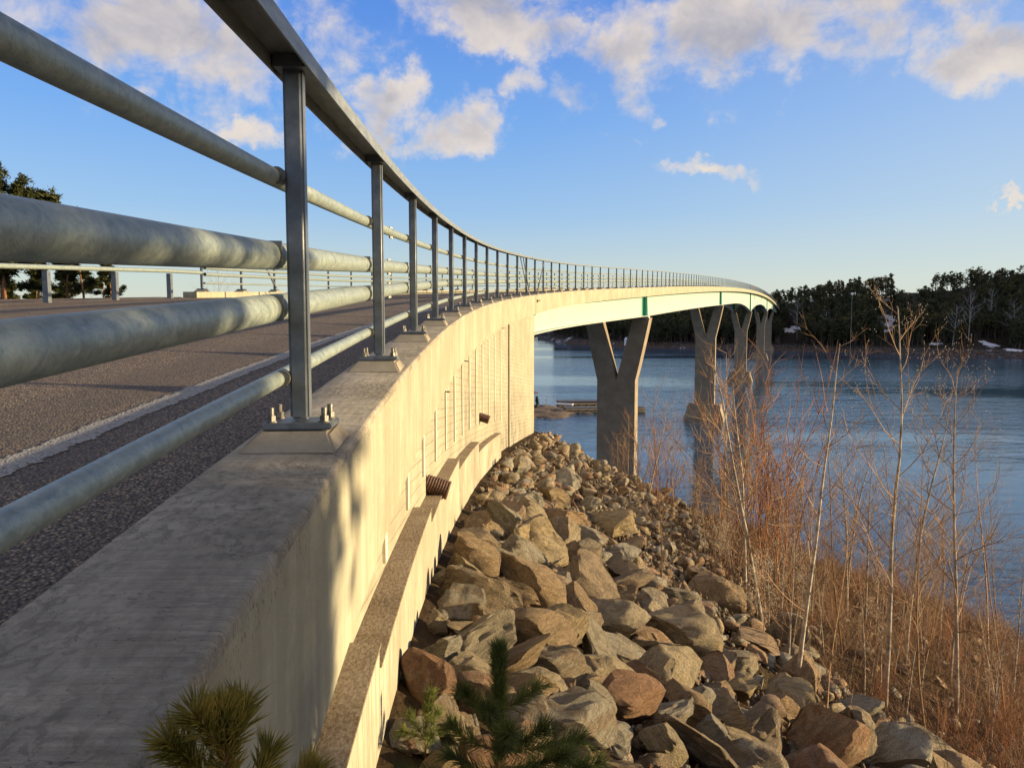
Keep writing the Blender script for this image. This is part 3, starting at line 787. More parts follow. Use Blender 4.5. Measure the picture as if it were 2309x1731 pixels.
# diagonal struts at the expansion joint
def strut(parent, s0, z0, s1, z1, l, r=.014, zf=lambda s: 0):
    mb = MB(); mb.cyl(pt(s0, l, z0 + zf(s0)), pt(s1, l, z1 + zf(s1)), r, 8); part('strut', mb, 'post_steel', parent)
strut(rail, 20.25, 1.09, 21.9, .05, .05); strut(rail, 20.6, 1.06, 22.0, .05, .09); strut(rail, 25.9, 1.08, 24.2, .05, .05); strut(rail, 25.5, 1.06, 24.1, .05, .09)
strut(rail2, 19.6, .8, 20.4, .05, OPP + .1, .03, opp_z)
for s in (20.5, 23.0, 26.6, 37.0, 49.0):
    mb = MB(); mb.cyl(pt(s, 0, HP + .034), pt(s, 0, HP + .09), .012, 6); part('peg', mb, 'bolt_steel', rail)
# small coloured panels far along the railing
for (s, m, n_, lb) in ((182.0, 'blue_paint', 'sign_panel', 'small bright blue panel on the far stretch of railing'), (192.0, 'orange_paint', 'sign_panel', 'small orange panel beyond the blue one on the far railing')):
    mb = MB(); c = pt(s, -.14, 0); h = float(hd(s)); Mr = Matrix.Rotation(-h, 3, 'Z'); mb.box((c[0], c[1], c[2] + .55), (.03, 2.6, .62), Mr)
    mb.box((c[0], c[1], c[2] + .55 + .33), (.05, 2.7, .04), Mr)
    o = mb.build(n_, m); tag(o, lb, 'panel', 'coloured panels on the railing')
# approach guardrail on the left shoulder
gr = empty('guardrail', pt(14.5, OPP)); tag(gr, 'dark steel guardrail posts with one pale pipe on the gravel shoulder left of the road', 'guardrail')
for s in [3.1 + 2.0 * k for k in range(-4, 7)]:
    mb = MB(); c = pt(s, OPP, road_z(s, OPP) - .3); h = float(hd(s)); top_ = .358 + opp_z(s) - .02 - (road_z(s, OPP) - .3)
    mb.box((c[0], c[1], c[2] + top_ / 2), (.10, .10, top_), Matrix.Rotation(-h, 3, 'Z')); part('guard_post', mb, 'post_steel', gr)
mb = MB(); n = 8
S = stations(-6, 16.48); V = []; F = []
for s in S:
    h = float(hd(s)); c = pt(s, OPP, .40 + opp_z(s)); r = .045
    for k in range(n):
        t = 2 * math.pi * k / n; V.append((c[0] + math.cos(h) * r * math.cos(t), c[1] - math.sin(h) * r * math.cos(t), c[2] + r * math.sin(t)))
for i in range(len(S) - 1):
    for k in range(n): F.append((i * n + k, i * n + (k + 1) % n, (i + 1) * n + (k + 1) % n, (i + 1) * n + k))
mb.add(V, F); part('guard_pipe', mb, 'galvanised_pipe', gr, 60)

# ------------------------------------------------------------------ water
mb = MB(); mb.add([(-6000, -3000, WATER), (6000, -3000, WATER), (6000, 9000, WATER), (-6000, 9000, WATER)], [(0, 1, 2, 3)])
tag(mb.build('water', 'lake_water'), kind='structure')

# ------------------------------------------------------------------ near terrain
def vnoise(x, y, seed=0, oct_=4):
    x = np.asarray(x, float); y = np.asarray(y, float); tot = 0; amp = 1.0; fr = 1.0
    for o in range(oct_):
        a = seed * 1.7 + o * 3.1
        tot = tot + amp * (np.sin(x * fr * 1.3 + a + 1.9 * np.sin(y * fr * .9 + a)) * np.cos(y * fr * 1.1 - a * 2 + 1.3 * np.sin(x * fr * .7 + a)))
        amp *= .5; fr *= 2.03
    return tot
WLY = np.array([-12, 0, 4.7, 10.4, 16.5, 26.4]); WLZ = np.array([-.9, -1.30, -1.80, -2.45, -3.02, -3.80])
YEND = 25.6
def ground(x, y):
    x = np.asarray(x, float); y = np.asarray(y, float)
    s, l = s_of(x, np.minimum(y, YEND))
    s2, l2 = s_of(x, y)
    q = np.maximum(0, y - YEND - .4)
    base = np.interp(np.minimum(y, YEND), WLY, WLZ)
    lp = np.maximum(0, l - .15); inner = np.maximum(0, -l2)
    fall = np.where(lp < 6, .54 * lp, 3.24 + .43 * (lp - 6))
    right = base - np.hypot(fall, .56 * q)
    # under / left of the structure
    zr = zb(s2) + KT - .15 + .034 * np.clip(-l2 - .2, 0, -OPP) - .01 * np.maximum(0, OPP - l2)
    lm = np.maximum(0, -l2 - np.interp(y, [20, 26], [23.0, 12.2]))
    left_top = zr - .05 - .42 * lm + .018 * vnoise(x * .8, y * .8, 3)
    left = np.where(q > 0, np.minimum(base - .56 * q, left_top), left_top)
    z = np.where((l2 > -.9), right, np.where(q > 0, base - np.hypot(.42 * np.maximum(0, -l2 - 12), .56 * q), left))
    rough = .10 * vnoise(x * .55, y * .55, 1) * np.clip(lp / 2, 0, 1) + .03 * vnoise(x * 2.3, y * 2.3, 2, 3) * np.clip(lp, 0, 1)
    return np.maximum(z + rough, WATER - 2.5)
def grid(xs, ys, fn, name, m, hole=None):
    Xg, Yg = np.meshgrid(xs, ys); Z = fn(Xg, Yg); nx, ny = len(xs), len(ys)
    V = np.stack([Xg.ravel(), Yg.ravel(), Z.ravel()], 1)
    i, j = np.meshgrid(np.arange(nx - 1), np.arange(ny - 1)); a = (j * nx + i).ravel()
    T = np.stack([a, a + 1, a + nx + 1, a + nx], 1)
    if hole is not None:
        keep = ~hole(Xg, Yg).ravel()[a]; T = T[keep]
    me = fastmesh(name, V, T, m, True); return link(name, me)
def hole(x, y):
    s, l = s_of(x, y)
    return (l < -.35) & (l > -12.0) & (s < JOINT - .6) & (s > -30)
xs = np.concatenate([np.arange(-80, -14, 2.0), np.arange(-14, -2, .5), np.arange(-2, 10, .16), np.arange(10, 30, .5), np.arange(30, 80, 2.0)])
ys = np.concatenate([np.arange(-40, -2, 2.0), np.arange(-2, 28, .2), np.arange(28, 70, 1.0)])
o = grid(xs, ys, ground, 'ground', 'bank_soil', hole); tag(o, kind='structure')
# gravel shoulder strip left of the road
mb = MB(); S = stations(-34, 15.8); V = []; F = []; U = []
ls = [-12.45, -11, -9.6, -8.3, -7.15]
for s in S:
    for k, l in enumerate(ls): V.append(pt(s, l, road_z(s, max(l, OPP)) + (.014 if k < 4 else .004) - .01 * max(0, OPP - l) + .012 * math.sin(s * 3.1 + l * 5) * (k < 4))); U.append((s, l))
for i in range(len(S) - 1):
    for k in range(4): F.append((i * 5 + k, i * 5 + k + 1, (i + 1) * 5 + k + 1, (i + 1) * 5 + k))
mb.add(V, F, U); tag(mb.build('gravel_shoulder', 'gravel', smooth=0), kind='structure')

def at_ground(px, py, tmax=90):
    d = px_dir(px, py); prev = .5
    for t in np.arange(.6, tmax, .05):
        p = d * t
        if p.z < float(ground(p.x, p.y)): return Vector((p.x, p.y, float(ground(p.x, p.y)))), t
    return None, None
def px_size(t_depth): return t_depth / FPX

# ------------------------------------------------------------------ rocks
from mathutils import noise as mn
def rock_mesh(seed, sub=4, cuts=12, aniso=(1, .8, .62)):
    r = np.random.default_rng(seed); bm = bmesh.new(); bmesh.ops.create_icosphere(bm, subdivisions=sub, radius=1.0)
    V = np.array([v.co[:] for v in bm.verts])
    for k in range(cuts):
        n = r.normal(size=3); n /= np.linalg.norm(n); d = r.uniform(.40, .80)
        over = np.maximum(0, V @ n - d)
        rough_ = 1.0 - .10 * vnoise(V[:, 0] * 6 + k, V[:, 1] * 6 + V[:, 2] * 5, seed + k, 2)
        V = V - (over * rough_)[:, None] * n
    V *= np.array(aniso) * r.uniform(.85, 1.15, 3)
    nrm = V / np.maximum(1e-6, np.linalg.norm(V, axis=1))[:, None]
    off = Vector((seed * 3.1, seed * 1.7, 0))
    D_ = np.array([.050 * (mn.ridged_multi_fractal(Vector(p) * 1.6 + off, 1.0, 2.1, 4, 1.0, 2.0) - .9) + .030 * mn.fractal(Vector((p[0] * 4, p[1] * 4, p[2] * 9)) + off, .8, 2.0, 4) for p in V])
    V = V + nrm * D_[:, None]
    for k in range(3):
        n = r.normal(size=3); n /= np.linalg.norm(n); d = r.uniform(.36, .6)
        V = V - np.maximum(0, V @ n - d)[:, None] * n * .92
    ext = (V.max(0) - V.min(0)) / 2; V /= ext.max()
    for v, c in zip(bm.verts, V): v.co = c
    me = bpy.data.meshes.new('rock'); bm.to_mesh(me); bm.free()
    me.materials.append(MATS['granite'])
    me.polygons.foreach_set('use_smooth', [True] * len(me.polygons)); me.set_sharp_from_angle(angle=R(26))
    return me
ROCKS0 = [rock_mesh(k, 4, 9 + k % 5, [(1, .75, .55), (1, .85, .7), (1, .62, .5), (1, .8, .42)][k % 4]) for k in range(18)]
ROCKS = []; RC = {}
for k_, m_ in enumerate(ROCKS0):
    for c_ in ('grey', 'tan', 'red'):
        q_ = m_.copy(); q_.name = 'rock'; q_.materials.clear(); q_.materials.append(MATS['granite_' + c_]); RC[(k_, c_)] = q_
D2T = 2309 / 2212.
hero = [  # photo centre (in 2212-px units), width px, height px, turn, label
 (935, 1475, 165, 190, 3, 'large upright reddish granite block against the foot of the wall'),
 (1022, 1215, 130, 135, 1, 'brown angular boulder wedged beside the stepped footing of the wall'),
 (1158, 1185, 150, 110, 0, 'pale smooth grey slab high on the rock slope'),
 (1150, 1262, 240, 95, 2, 'long red-brown wedge-shaped boulder in the middle of the slope'),
 (985, 1268, 75, 62, 5, 'small grey cube-like stone next to the wall footing'),
 (986, 1318, 112, 72, 4, 'grey speckled boulder leaning on the wall footing'),
 (940, 1358, 48, 56, 9, 'little tan stone squeezed between wall footing and larger rocks'),
 (1008, 1372, 105, 84, 7, 'brown block with a flat top below the grey boulders'),
 (1168, 1368, 150, 84, 6, 'lumpy light grey boulder right of the flat topped brown block'),
 (1110, 1432, 190, 72, 8, 'wide tan boulder directly above the little pine'),
 (1150, 1500, 135, 130, 10, 'pale tan block just behind the top of the little pine'),
 (1275, 1490, 150, 110, 11, 'two-faced pale boulder right of the little pine'),
 (1392, 1478, 108, 84, 12, 'orange-tinted block right of the two-faced pale boulder'),
 (1345, 1410, 170, 100, 3, 'sloping grey slab leading down to the right'),
 (1335, 1215, 112, 86, 13, 'dark boulder above the brushwood edge'),
 (1340, 1262, 120, 60, 14, 'low grey flake under the dark boulder'),
 (1265, 1240, 110, 100, 15, 'rounded boulder beside the long red wedge'),
 (1310, 1130, 120, 70, 16, 'mossy brown hummock-like boulder on the upper slope'),
 (1195, 1085, 66, 48, 17, 'yellow sunlit stone high on the slope'),
 (1130, 985, 34, 90, 2, 'tall pale flake standing on end near the top of the rock slope'),
 (1075, 1120, 100, 60, 4, 'reddish boulder touching the wall footing far up the slope'),
 (1210, 1140, 110, 70, 9, 'red and grey boulder below the yellow stone'),
 (1255, 1580, 90, 60, 5, 'pale stone low on the slope, right of the little pine'),
 (1420, 1560, 210, 70, 0, 'long ribbed slab near the bottom edge of the slope'),
 (905, 1595, 120, 90, 6, 'dark pointed boulder low beside the wall'),
 (1010, 1600, 110, 110, 8, 'shadowed brown boulder behind the little pine'),
 (1590, 1440, 90, 70, 1, 'angular grey boulder under the first tall sapling'),
 (1640, 1395, 110, 90, 7, 'grey boulder partly under red-brown shrubs'),
 (1480, 1330, 90, 60, 10, 'flat dark rock at the edge of the brushwood'),
 (1560, 1540, 120, 60, 11, 'ridged rock beside the gravel tongue'),
 (1530, 1600, 90, 80, 12, 'white edged block at the bottom right of the slope'),
 (1330, 1605, 130, 80, 13, 'dark hollow boulder at the bottom of the slope'),
]
placed = []
def put_rock(p, size, mesh, rot, flat=1.0):
    o = link('rock', mesh); o.location = p; o.rotation_euler = rot; o.scale = (size, size, size * flat); return o
for (dx, dy, wp, hp_, mi, lab) in hero:
    p, t = at_ground(dx * D2T, (dy + hp_ * .18) * D2T)
    if p is None: continue
    dpt = p.y * math.cos(PITCH) - p.z * math.sin(PITCH)
    rad = wp * D2T * .5 * dpt / FPX * 1.08
    asp = min(1.5, max(.55, hp_ / wp * 1.25))
    up = Vector((0, 0, rad * .30 * asp))
    cc_ = 'red' if ('red' in lab or 'orange' in lab) else ('tan' if any(w_ in lab for w_ in ('tan', 'brown', 'yellow', 'pale')) else 'grey')
    o = put_rock(p + up, rad, RC[(mi % 18, cc_)], (rng.uniform(-.3, .3), rng.uniform(.1, .6), rng.uniform(0, 6.28)), asp)
    tag(o, lab, 'rock', 'granite boulders of the embankment'); placed.append((p.x, p.y, rad * .9))
def cap_d(x, y, A, B):
    ax, ay, bx, by = A.x, A.y, B.x, B.y; t = max(0, min(1, ((x - ax) * (bx - ax) + (y - ay) * (by - ay)) / ((bx - ax) ** 2 + (by - ay) ** 2)))
    return math.hypot(x - ax - t * (bx - ax), y - ay - t * (by - ay))
HUMP = (at_ground(1330, 1185)[0], at_ground(1660, 1400)[0]); TONGUE = (at_ground(1640, 1480)[0], at_ground(2020, 1728)[0])
def bare(x, y): return cap_d(x, y, *HUMP) < .62 or cap_d(x, y, *TONGUE) < .42
P_ = []
cand = []
for k in range(14000):
    y = rng.uniform(1.2, 27.5) ; l = rng.uniform(.35, 10) if rng.random() < .8 else rng.uniform(.3, 3)
    s = y - 2.5; x, yy, _ = pt(s, l)
    if yy < 1.2 or yy > 27.5: continue
    lim = np.interp(yy, [0, 8, 14, 27], [6.5, 6.8, 5.6, 5.0])
    if l > lim: continue
    if x > yy * .70 + .6 or bare(x, yy): continue
    cand.append((x, yy, l))
for k in range(700):
    y = rng.uniform(6, 26); l = rng.uniform(5, 15); x, yy, _ = pt(y - 2.5, l)
    if x > yy * .70 + .6 or k % 3: continue
    cand.append((x, yy, l))
def labels_zone(x, y, l, r, c, f):
    a = {'grey': 'grey', 'tan': 'tan', 'red': 'reddish'}[c]; a = ('small ' if r < .2 else ('middle-sized ' if r < .28 else 'large ' if r < .36 else 'very large ')) + a + (' flat' if f < .85 else (' blocky' if f > 1.02 else ' angular'))
    return a + (' stone' if r < .2 else ' boulder') + (' near the camera' if y < 6 else (' halfway up the slope' if y < 10 else (' far along the slope' if y < 16 else ' below the abutment'))) + (', by the wall' if l < 1.6 else (', mid slope' if l < 4 else ', beside the brushwood'))
for sz_lo, sz_hi, target in ((.34, .50, 60), (.22, .34, 430), (.12, .21, 900)):
    c2 = 0
    rng.shuffle(cand)
    for (x, y, l) in cand:
        if c2 >= target: break
        r = rng.uniform(sz_lo, sz_hi)
        if l < r * .75 + .25: continue
        if y > 20 and r > .45: r *= .6
        if y < 4: r *= .62
        if all((x - a) ** 2 + (y - b) ** 2 > ((r + c) * .62) ** 2 for (a, b, c) in placed[-1200:]):
            placed.append((x, y, r)); P_.append((x, y, l, r)); c2 += 1
P_.sort(key=lambda q: -q[3] / q[1])
rest = []
for i, (x, y, l, r) in enumerate(P_):
    z = float(ground(x, y)); c_ = ('grey', 'tan', 'red')[int(rng.choice(3, p=[.43, .39, .18]))]; me = RC[(int(rng.integers(0, 18)), c_)]
    rot = (rng.uniform(-.5, .5), rng.uniform(.0, .9), rng.uniform(0, 6.28)); loc = Vector((x, y, z + r * .36))
    if i < 262:
        f_ = rng.uniform(.7, 1.15); o = put_rock(loc, r, me, rot, f_)
        lb = labels_zone(x, y, l, r, c_, f_); tag(o, lb, 'rock', lb.replace(' stone', ' stones', 1).replace(' boulder', ' boulders', 1))
    else: rest.append((loc, r, rot, int(rng.integers(0, 6))))
def low_rock(seed):
    bm = bmesh.new(); bmesh.ops.create_icosphere(bm, subdivisions=2, radius=1.0); r = np.random.default_rng(seed)
    V = np.array([v.co[:] for v in bm.verts])
    for k in range(11):
        n = r.normal(size=3); n /= np.linalg.norm(n); d = r.uniform(.25, .62); V = V - np.maximum(0, V @ n - d)[:, None] * n
    V *= np.array((1, .8, .65)); F = np.array([[v.index for v in f.verts] for f in bm.faces]); bm.free(); return V, F
LOW = [low_rock(k) for k in range(6)]
def low1(seed):
    bm = bmesh.new(); bmesh.ops.create_icosphere(bm, subdivisions=1, radius=1.0); r = np.random.default_rng(seed)
    V = np.array([v.co[:] for v in bm.verts]) * r.uniform(.45, 1.35, (len(bm.verts), 1)); V *= np.array((1, .7, .5)); F = np.array([[v.index for v in f.verts] for f in bm.faces]); bm.free(); return V, F
LOW1 = [low1(k) for k in range(8)]
def scatter(name, items, lib, m):
    Vs = []; Fs = []; n = 0
    for (loc, r, rot, k) in items:
        V, F = lib[k]; M = np.array(Matrix.Rotation(rot[2], 3, 'Z') @ Matrix.Rotation(rot[1], 3, 'Y') @ Matrix.Rotation(rot[0], 3, 'X'))
        Vs.append((V * r) @ M.T + np.array(loc)); Fs.append(F + n); n += len(V)
    return link(name, fastmesh(name, np.concatenate(Vs), np.concatenate(Fs), m))
o = scatter('small_rocks', rest, LOW, 'granite'); tag(o, 'the many smaller broken stones filling the gaps of the rock slope', 'rocks', kind='stuff')
items = []
for k in range(26000):
    y = rng.uniform(1.0, 28) if k % 3 else rng.uniform(14, 28); l = rng.uniform(.28, 9); s = y - 2.5; x, yy, _ = pt(s, l)
    if yy < 1.0 or x > yy * .7 + .5: continue
    lim = np.interp(yy, [0, 8, 14, 27], [7.5, 8, 6.5, 6.0])
    if l > lim * rng.uniform(.7, 1.1): continue
    r = rng.uniform(.015, .06) * (1 + (yy > 14) * .5)
    items.append(((x, yy, float(ground(x, yy)) + r * .3) if False else (x, yy, 0.0), r, (rng.uniform(0, 6), rng.uniform(0, 6), rng.uniform(0, 6)), int(rng.integers(0, 8))))
gz = ground(np.array([i[0][0] for i in items]), np.array([i[0][1] for i in items]))
items = [((i[0][0], i[0][1], float(z) + i[1] * .35), i[1], i[2], i[3]) for i, z in zip(items, gz)]
o = scatter('rubble', items, LOW1, 'gravel'); tag(o, 'loose gravel and stone chips between the boulders on the slope', 'gravel', kind='stuff')

# ------------------------------------------------------------------ woody plants
def tubes(paths, nside=4):
    Vs = []; Fs = []; n = 0
    for (P, Rr) in paths:
        P = np.asarray(P, float); k = len(P); sides = nside if Rr[0] > .006 else 3
        d = np.gradient(P, axis=0); d /= np.maximum(1e-9, np.linalg.norm(d, axis=1))[:, None]
        ref = np.array([.31, .17, .93]) if abs(d[0][2]) < .8 else np.array([.93, .17, .31])
        u = np.cross(d, ref); u /= np.linalg.norm(u, axis=1)[:, None]; v = np.cross(d, u)
        ang = np.arange(sides) * 2 * np.pi / sides
        ring = P[:, None, :] + np.asarray(Rr)[:, None, None] * (np.cos(ang)[None, :, None] * u[:, None, :] + np.sin(ang)[None, :, None] * v[:, None, :])
        Vs.append(ring.reshape(-1, 3))
        i, j = np.meshgrid(np.arange(k - 1), np.arange(sides), indexing='ij'); j2 = (j + 1) % sides
        Fs.append(np.stack([i * sides + j, i * sides + j2, (i + 1) * sides + j2, (i + 1) * sides + j], -1).reshape(-1, 4) + n); n += k * sides
    return np.concatenate(Vs), np.concatenate(Fs)
def wander(p, d, L, n, wob, lift, r):
    P = [np.array(p, float)]; d = np.array(d, float); d /= np.linalg.norm(d)
    for k in range(n):
        d = d + r.normal(size=3) * wob + np.array([0, 0, lift]); d /= np.linalg.norm(d); P.append(P[-1] + d * L / n)
    return np.array(P), d
def sapling(seed, H=1.0, r0=.012, nb=16, spread=.9, sub=4, lean=.06, start=.22, wob=.06):
    r = np.random.default_rng(seed); trunk = []; tw = []; tips = []
    P, _ = wander((0, 0, 0), (r.normal() * lean, r.normal() * lean, 1), H, 14, wob * .5, .03, r)
    trunk.append((P, r0 * (1 - .85 * np.linspace(0, 1, len(P)))))
    for k in range(nb):
        f = start + (1 - start) * (k + r.random()) / nb; i = min(len(P) - 2, int(f * (len(P) - 1))); base = P[i] + (P[i + 1] - P[i]) * (f * (len(P) - 1) - i)
        az = k * 2.4 + r.normal() * .5; L = H * spread * (.16 + .36 * (1 - f)) * r.uniform(.7, 1.25)
        d = (math.cos(az) * 1.0, math.sin(az) * 1.0, r.uniform(.45, 1.1))
        B, _ = wander(base, d, L, 6, .12, .07, r); rr = r0 * (.34 - .18 * f)
        tw.append((B, rr * (1 - .75 * np.linspace(0, 1, len(B))))); tips.append(B[-1])
        for q in range(sub):
            g = r.uniform(.25, .95); j = min(len(B) - 2, int(g * (len(B) - 1)))
            dd = B[j + 1] - B[j]; dd = dd / np.linalg.norm(dd) + r.normal(size=3) * .55 + np.array([0, 0, .25])
            C, _ = wander(B[j], dd, L * r.uniform(.25, .5), 4, .14, .05, r)
            tw.append((C, rr * .5 * (1 - .7 * np.linspace(0, 1, len(C))))); tips.append(C[-1])
            if r.random() < .5:
                dd = C[2] - C[1]; dd = dd / np.linalg.norm(dd) + r.normal(size=3) * .5
                E, _ = wander(C[2], dd, L * .18, 3, .15, .05, r); tw.append((E, rr * .32 * (1 - .6 * np.linspace(0, 1, len(E)))))
    return trunk, tw, tips, P
def shrub(seed, H=1.0, stems=14, r0=.008):
    r = np.random.default_rng(seed); tw = []
    for k in range(stems):
        az = r.uniform(0, 6.28); sp = r.uniform(.02, .32)
        P, _ = wander((r.normal() * .08 * H, r.normal() * .08 * H, 0), (math.cos(az) * sp, math.sin(az) * sp, 1), H * r.uniform(.55, 1.05), 8, .07, .03, r)
        tw.append((P, r0 * r.uniform(.6, 1) * (1 - .8 * np.linspace(0, 1, len(P)))))
        for q in range(9):
            j = int(r.integers(1, 8)); j = min(j, len(P) - 2); d = P[j + 1] - P[j]; d = d / np.linalg.norm(d) + r.normal(size=3) * .45
            C, _ = wander(P[j], d, H * r.uniform(.1, .3), 4, .12, .06, r); tw.append((C, r0 * .42 * (1 - .7 * np.linspace(0, 1, len(C)))))
            if r.random() < .6:
                d = C[2] - C[1]; d = d / np.linalg.norm(d) + r.normal(size=3) * .5; E, _ = wander(C[2], d, H * .08, 2, .1, .03, r); tw.append((E, r0 * .25 * np.ones(len(E))))
    return tw
SAP = []
for k in range(9):
    tr, tw, tips, P = sapling(40 + k, 1.0, (.0072, .0048, .0088)[k % 3], 15 + k, (.75 + .1 * (k % 3)), 6, .05 + .02 * (k % 3))
    SAP.append((fastmesh('trunk', *tubes(tr, 6), 'birch_bark' if k % 3 != 1 else 'willow_bark', True), fastmesh('branches', *tubes(tw, 4), ('willow_bark', 'willow_bark', 'birch_bark')[k % 3] if k % 3 != 2 else 'willow_bark', True), tips))
RED = [fastmesh('willow_shrub', *tubes(shrub(120 + k, 1.0, 11, .0042), 4), 'red_twig_bark', True) for k in range(3)]
SHR = [fastmesh('willow_shrub', *tubes(shrub(80 + k, 1.0, 13, .0048), 4), 'red_twig_bark' if k % 3 == 0 else 'willow_bark', True) for k in range(8)]
cat_bm = bmesh.new(); bmesh.ops.create_icosphere(cat_bm, subdivisions=1, radius=1.0)
CV = np.array([v.co[:] for v in cat_bm.verts]) * np.array((.55, .55, 1)); CF = np.array([[v.index for v in f.verts] for f in cat_bm.faces]); cat_bm.free()
def put_sapling(px, py, top_px, k, label, group, catk=False, nm='sapling'):
    p, t = at_ground(px, py)
    if p is None: return
    dpt = p.y * math.cos(PITCH) - p.z * math.sin(PITCH)
    H = (py - top_px) * dpt / FPX
    e = empty(nm, p - Vector((0, 0, .05)), rng.uniform(0, 6.28)); tag(e, label, 'tree' if nm == 'sapling' else 'shrub', group)
    tr, br, tips = SAP[k]
    for me, n_ in ((tr, 'trunk'), (br, 'branches')):
        o = link(n_, me, e); o.scale = (H, H, H)
    if catk:
        Vs = []; Fs = []; n = 0
        T = [t_ for t_ in tips if t_[2] > .45]
        for t_ in T:
            for q in range(3):
                c = np.array(t_) * H + rng.normal(size=3) * .03 * np.array((1, 1, 2.0)); Vs.append(CV * .011 + c); Fs.append(CF + n); n += len(CV)
        o = link('catkins', fastmesh('catkins', np.concatenate(Vs), np.concatenate(Fs), 'catkin'), e); o['kind'] = 'stuff'
    return e
saps = [
 (1797, 1547, 764, 0, 'slim leafless birch sapling with forked top, nearest of the tall ones', False),
 (1996, 1596, 690, 3, 'tallest leafless sapling with long wavy top shoots against the far forest', True),
 (2156, 1606, 820, 6, 'stout leafless sapling right of the tallest one', True),
 (1493, 1335, 860, 1, 'very thin reddish sapling rising from the rocks in front of the second pier', False),
 (1632, 1236, 790, 2, 'thin pale sapling between the second and third piers', False),
 (2040, 1500, 900, 5, 'leafless willow sapling dotted with pale catkins left of the stout one', True),
 (1900, 1480, 960, 7, 'wide branching leafless sapling in the middle of the thicket', True),
 (2270, 1660, 1120, 4, 'dark thin sapling at the right edge', False),
 (1720, 1420, 800, 8, 'reddish sapling standing in front of the far piers', False),
 (1560, 1210, 950, 4, 'thin sapling right of the nearest pier', False),
 (2230, 1480, 960, 1, 'bare sapling behind the stout one near the right edge', False),
 (1950, 1400, 1000, 2, 'bare pale sapling deep in the thicket', True),
 (1680, 1330, 850, 5, 'reddish thin sapling behind the brushwood edge', False),
 (1460, 1130, 900, 8, 'bushy bare sapling at the foot of the nearest pier', False),
 (1415, 1090, 930, 2, 'small bare sapling against the nearest pier', False),
 (1520, 1150, 920, 7, 'small bare sapling just right of the nearest pier', False),
 (1860, 1640, 1150, 1, 'short thin sapling low in the thicket', False),
 (2090, 1690, 1000, 7, 'bare sapling in the lower right corner', False),
]
for a in saps: put_sapling(*a[:4], a[4], 'leafless saplings on the bank', a[5])
grp = 'leafless saplings filling the thicket'
def place_lbl(a, px, py):
    b = ('below the second pier' if px < 1680 else 'below the farthest piers' if px < 1780 else 'beside the forked birch sapling' if px < 1880 else 'left of the tallest sapling' if px < 1990 else 'between the tallest and the stout sapling' if px < 2150 else 'towards the right edge')
    q = np.interp(px, [1500, 2309], [1200, 1440]); c = 'at the top of the bank' if py < q else 'halfway down the thicket' if py < q + 110 else 'low in the thicket'
    return a + ' ' + b + ', ' + c
def scr(x, y, z):
    zc_ = y * math.cos(PITCH) - z * math.sin(PITCH); return CXP + FPX * x / zc_, CYP - FPX * (y * math.sin(PITCH) + z * math.cos(PITCH)) / zc_
for k in range(90):
    px = rng.uniform(1600, 2309) if k % 4 else rng.uniform(1560, 1800); py = rng.uniform(np.interp(px, [1560, 2309], [1190, 1450]), np.interp(px, [1560, 1800, 2309], [1260, 1560, 1731]))
    hgt = rng.uniform(150, 400) * np.interp(px, [1560, 1900], [.6, 1.0])
    put_sapling(px, py, py - hgt, int(rng.integers(0, 9)), place_lbl(('short ' if hgt < 200 else ('waist-high ' if hgt < 290 else 'tall ')) + ('catkin-dotted' if k % 6 == 0 else 'plain') + ' leafless sapling', px, py), grp, k % 6 == 0)
def put_shrub(p, H, k, label, group, lib=None):
    o = link('willow_shrub', (lib or SHR)[k]); o.location = p; o.rotation_euler = (rng.uniform(-.1, .1), rng.uniform(-.1, .1), rng.uniform(0, 6.28)); o.scale = (H, H, H * rng.uniform(.9, 1.15))
    tag(o, label, 'shrub', group)
n = 0
while n < 290:
    y = rng.uniform(4, 34); x = rng.uniform(2.5, 27)
    if x > y * .72 + 1: continue
    s, l = s_of(x, y)
    lo_ = np.interp(y, [0, 8, 14, 27, 34], [4.2, 5.2, 5.0, 4.2, 3.5])
    if l < lo_ + rng.exponential(.4) - .3: continue
    z = float(ground(x, y))
    if z < WATER + .3: continue
    H = rng.uniform(.5, 1.35) * (1 if l > lo_ + 1.2 else .6) * float(np.interp(CXP + FPX * x / y, [1450, 1620, 1700, 1900, 2300], [.22, .36, .65, .95, 1.1]))
    put_shrub((x, y, z - .05), H, int(rng.choice((0, 3, 6) if n % 2 else (1, 2, 4, 5, 7))), place_lbl(('low' if H < .45 else 'knee-high' if H < .75 else 'bushy') + (' red-brown' if (n % 2) else ' tan') + ' shrub', *scr(x, y, z)), 'many-stemmed shrubs on the bank'); n += 1
for (px, py, hh, k) in ((1450, 1118, 170, 1), (1480, 1125, 210, 3), (1510, 1135, 160, 5), (1400, 1085, 120, 7), (1560, 1160, 150, 1)):
    p, t = at_ground(px, py)
    if p: put_shrub(p, hh * p.y / FPX, k, 'tan bare shrub sprouting beside the nearest pier', 'tan shrubs beside the nearest pier')
# tall red twig clump in front of the distant piers
for (px, py, hh, k) in ((1700, 1295, 560, 0), (1728, 1310, 560, 1), (1715, 1330, 480, 2)):
    p, t = at_ground(px, py)
    if p: put_shrub(p, hh * p.y / FPX, k % 3, ('left', 'right', 'lowest')[k % 3] + 'most of three tall rust-red shrub clumps hiding the feet of the distant piers' if k % 3 < 2 else 'lowest of three tall rust-red shrub clumps hiding the feet of the distant piers', 'tall rust-red shrubs', RED)
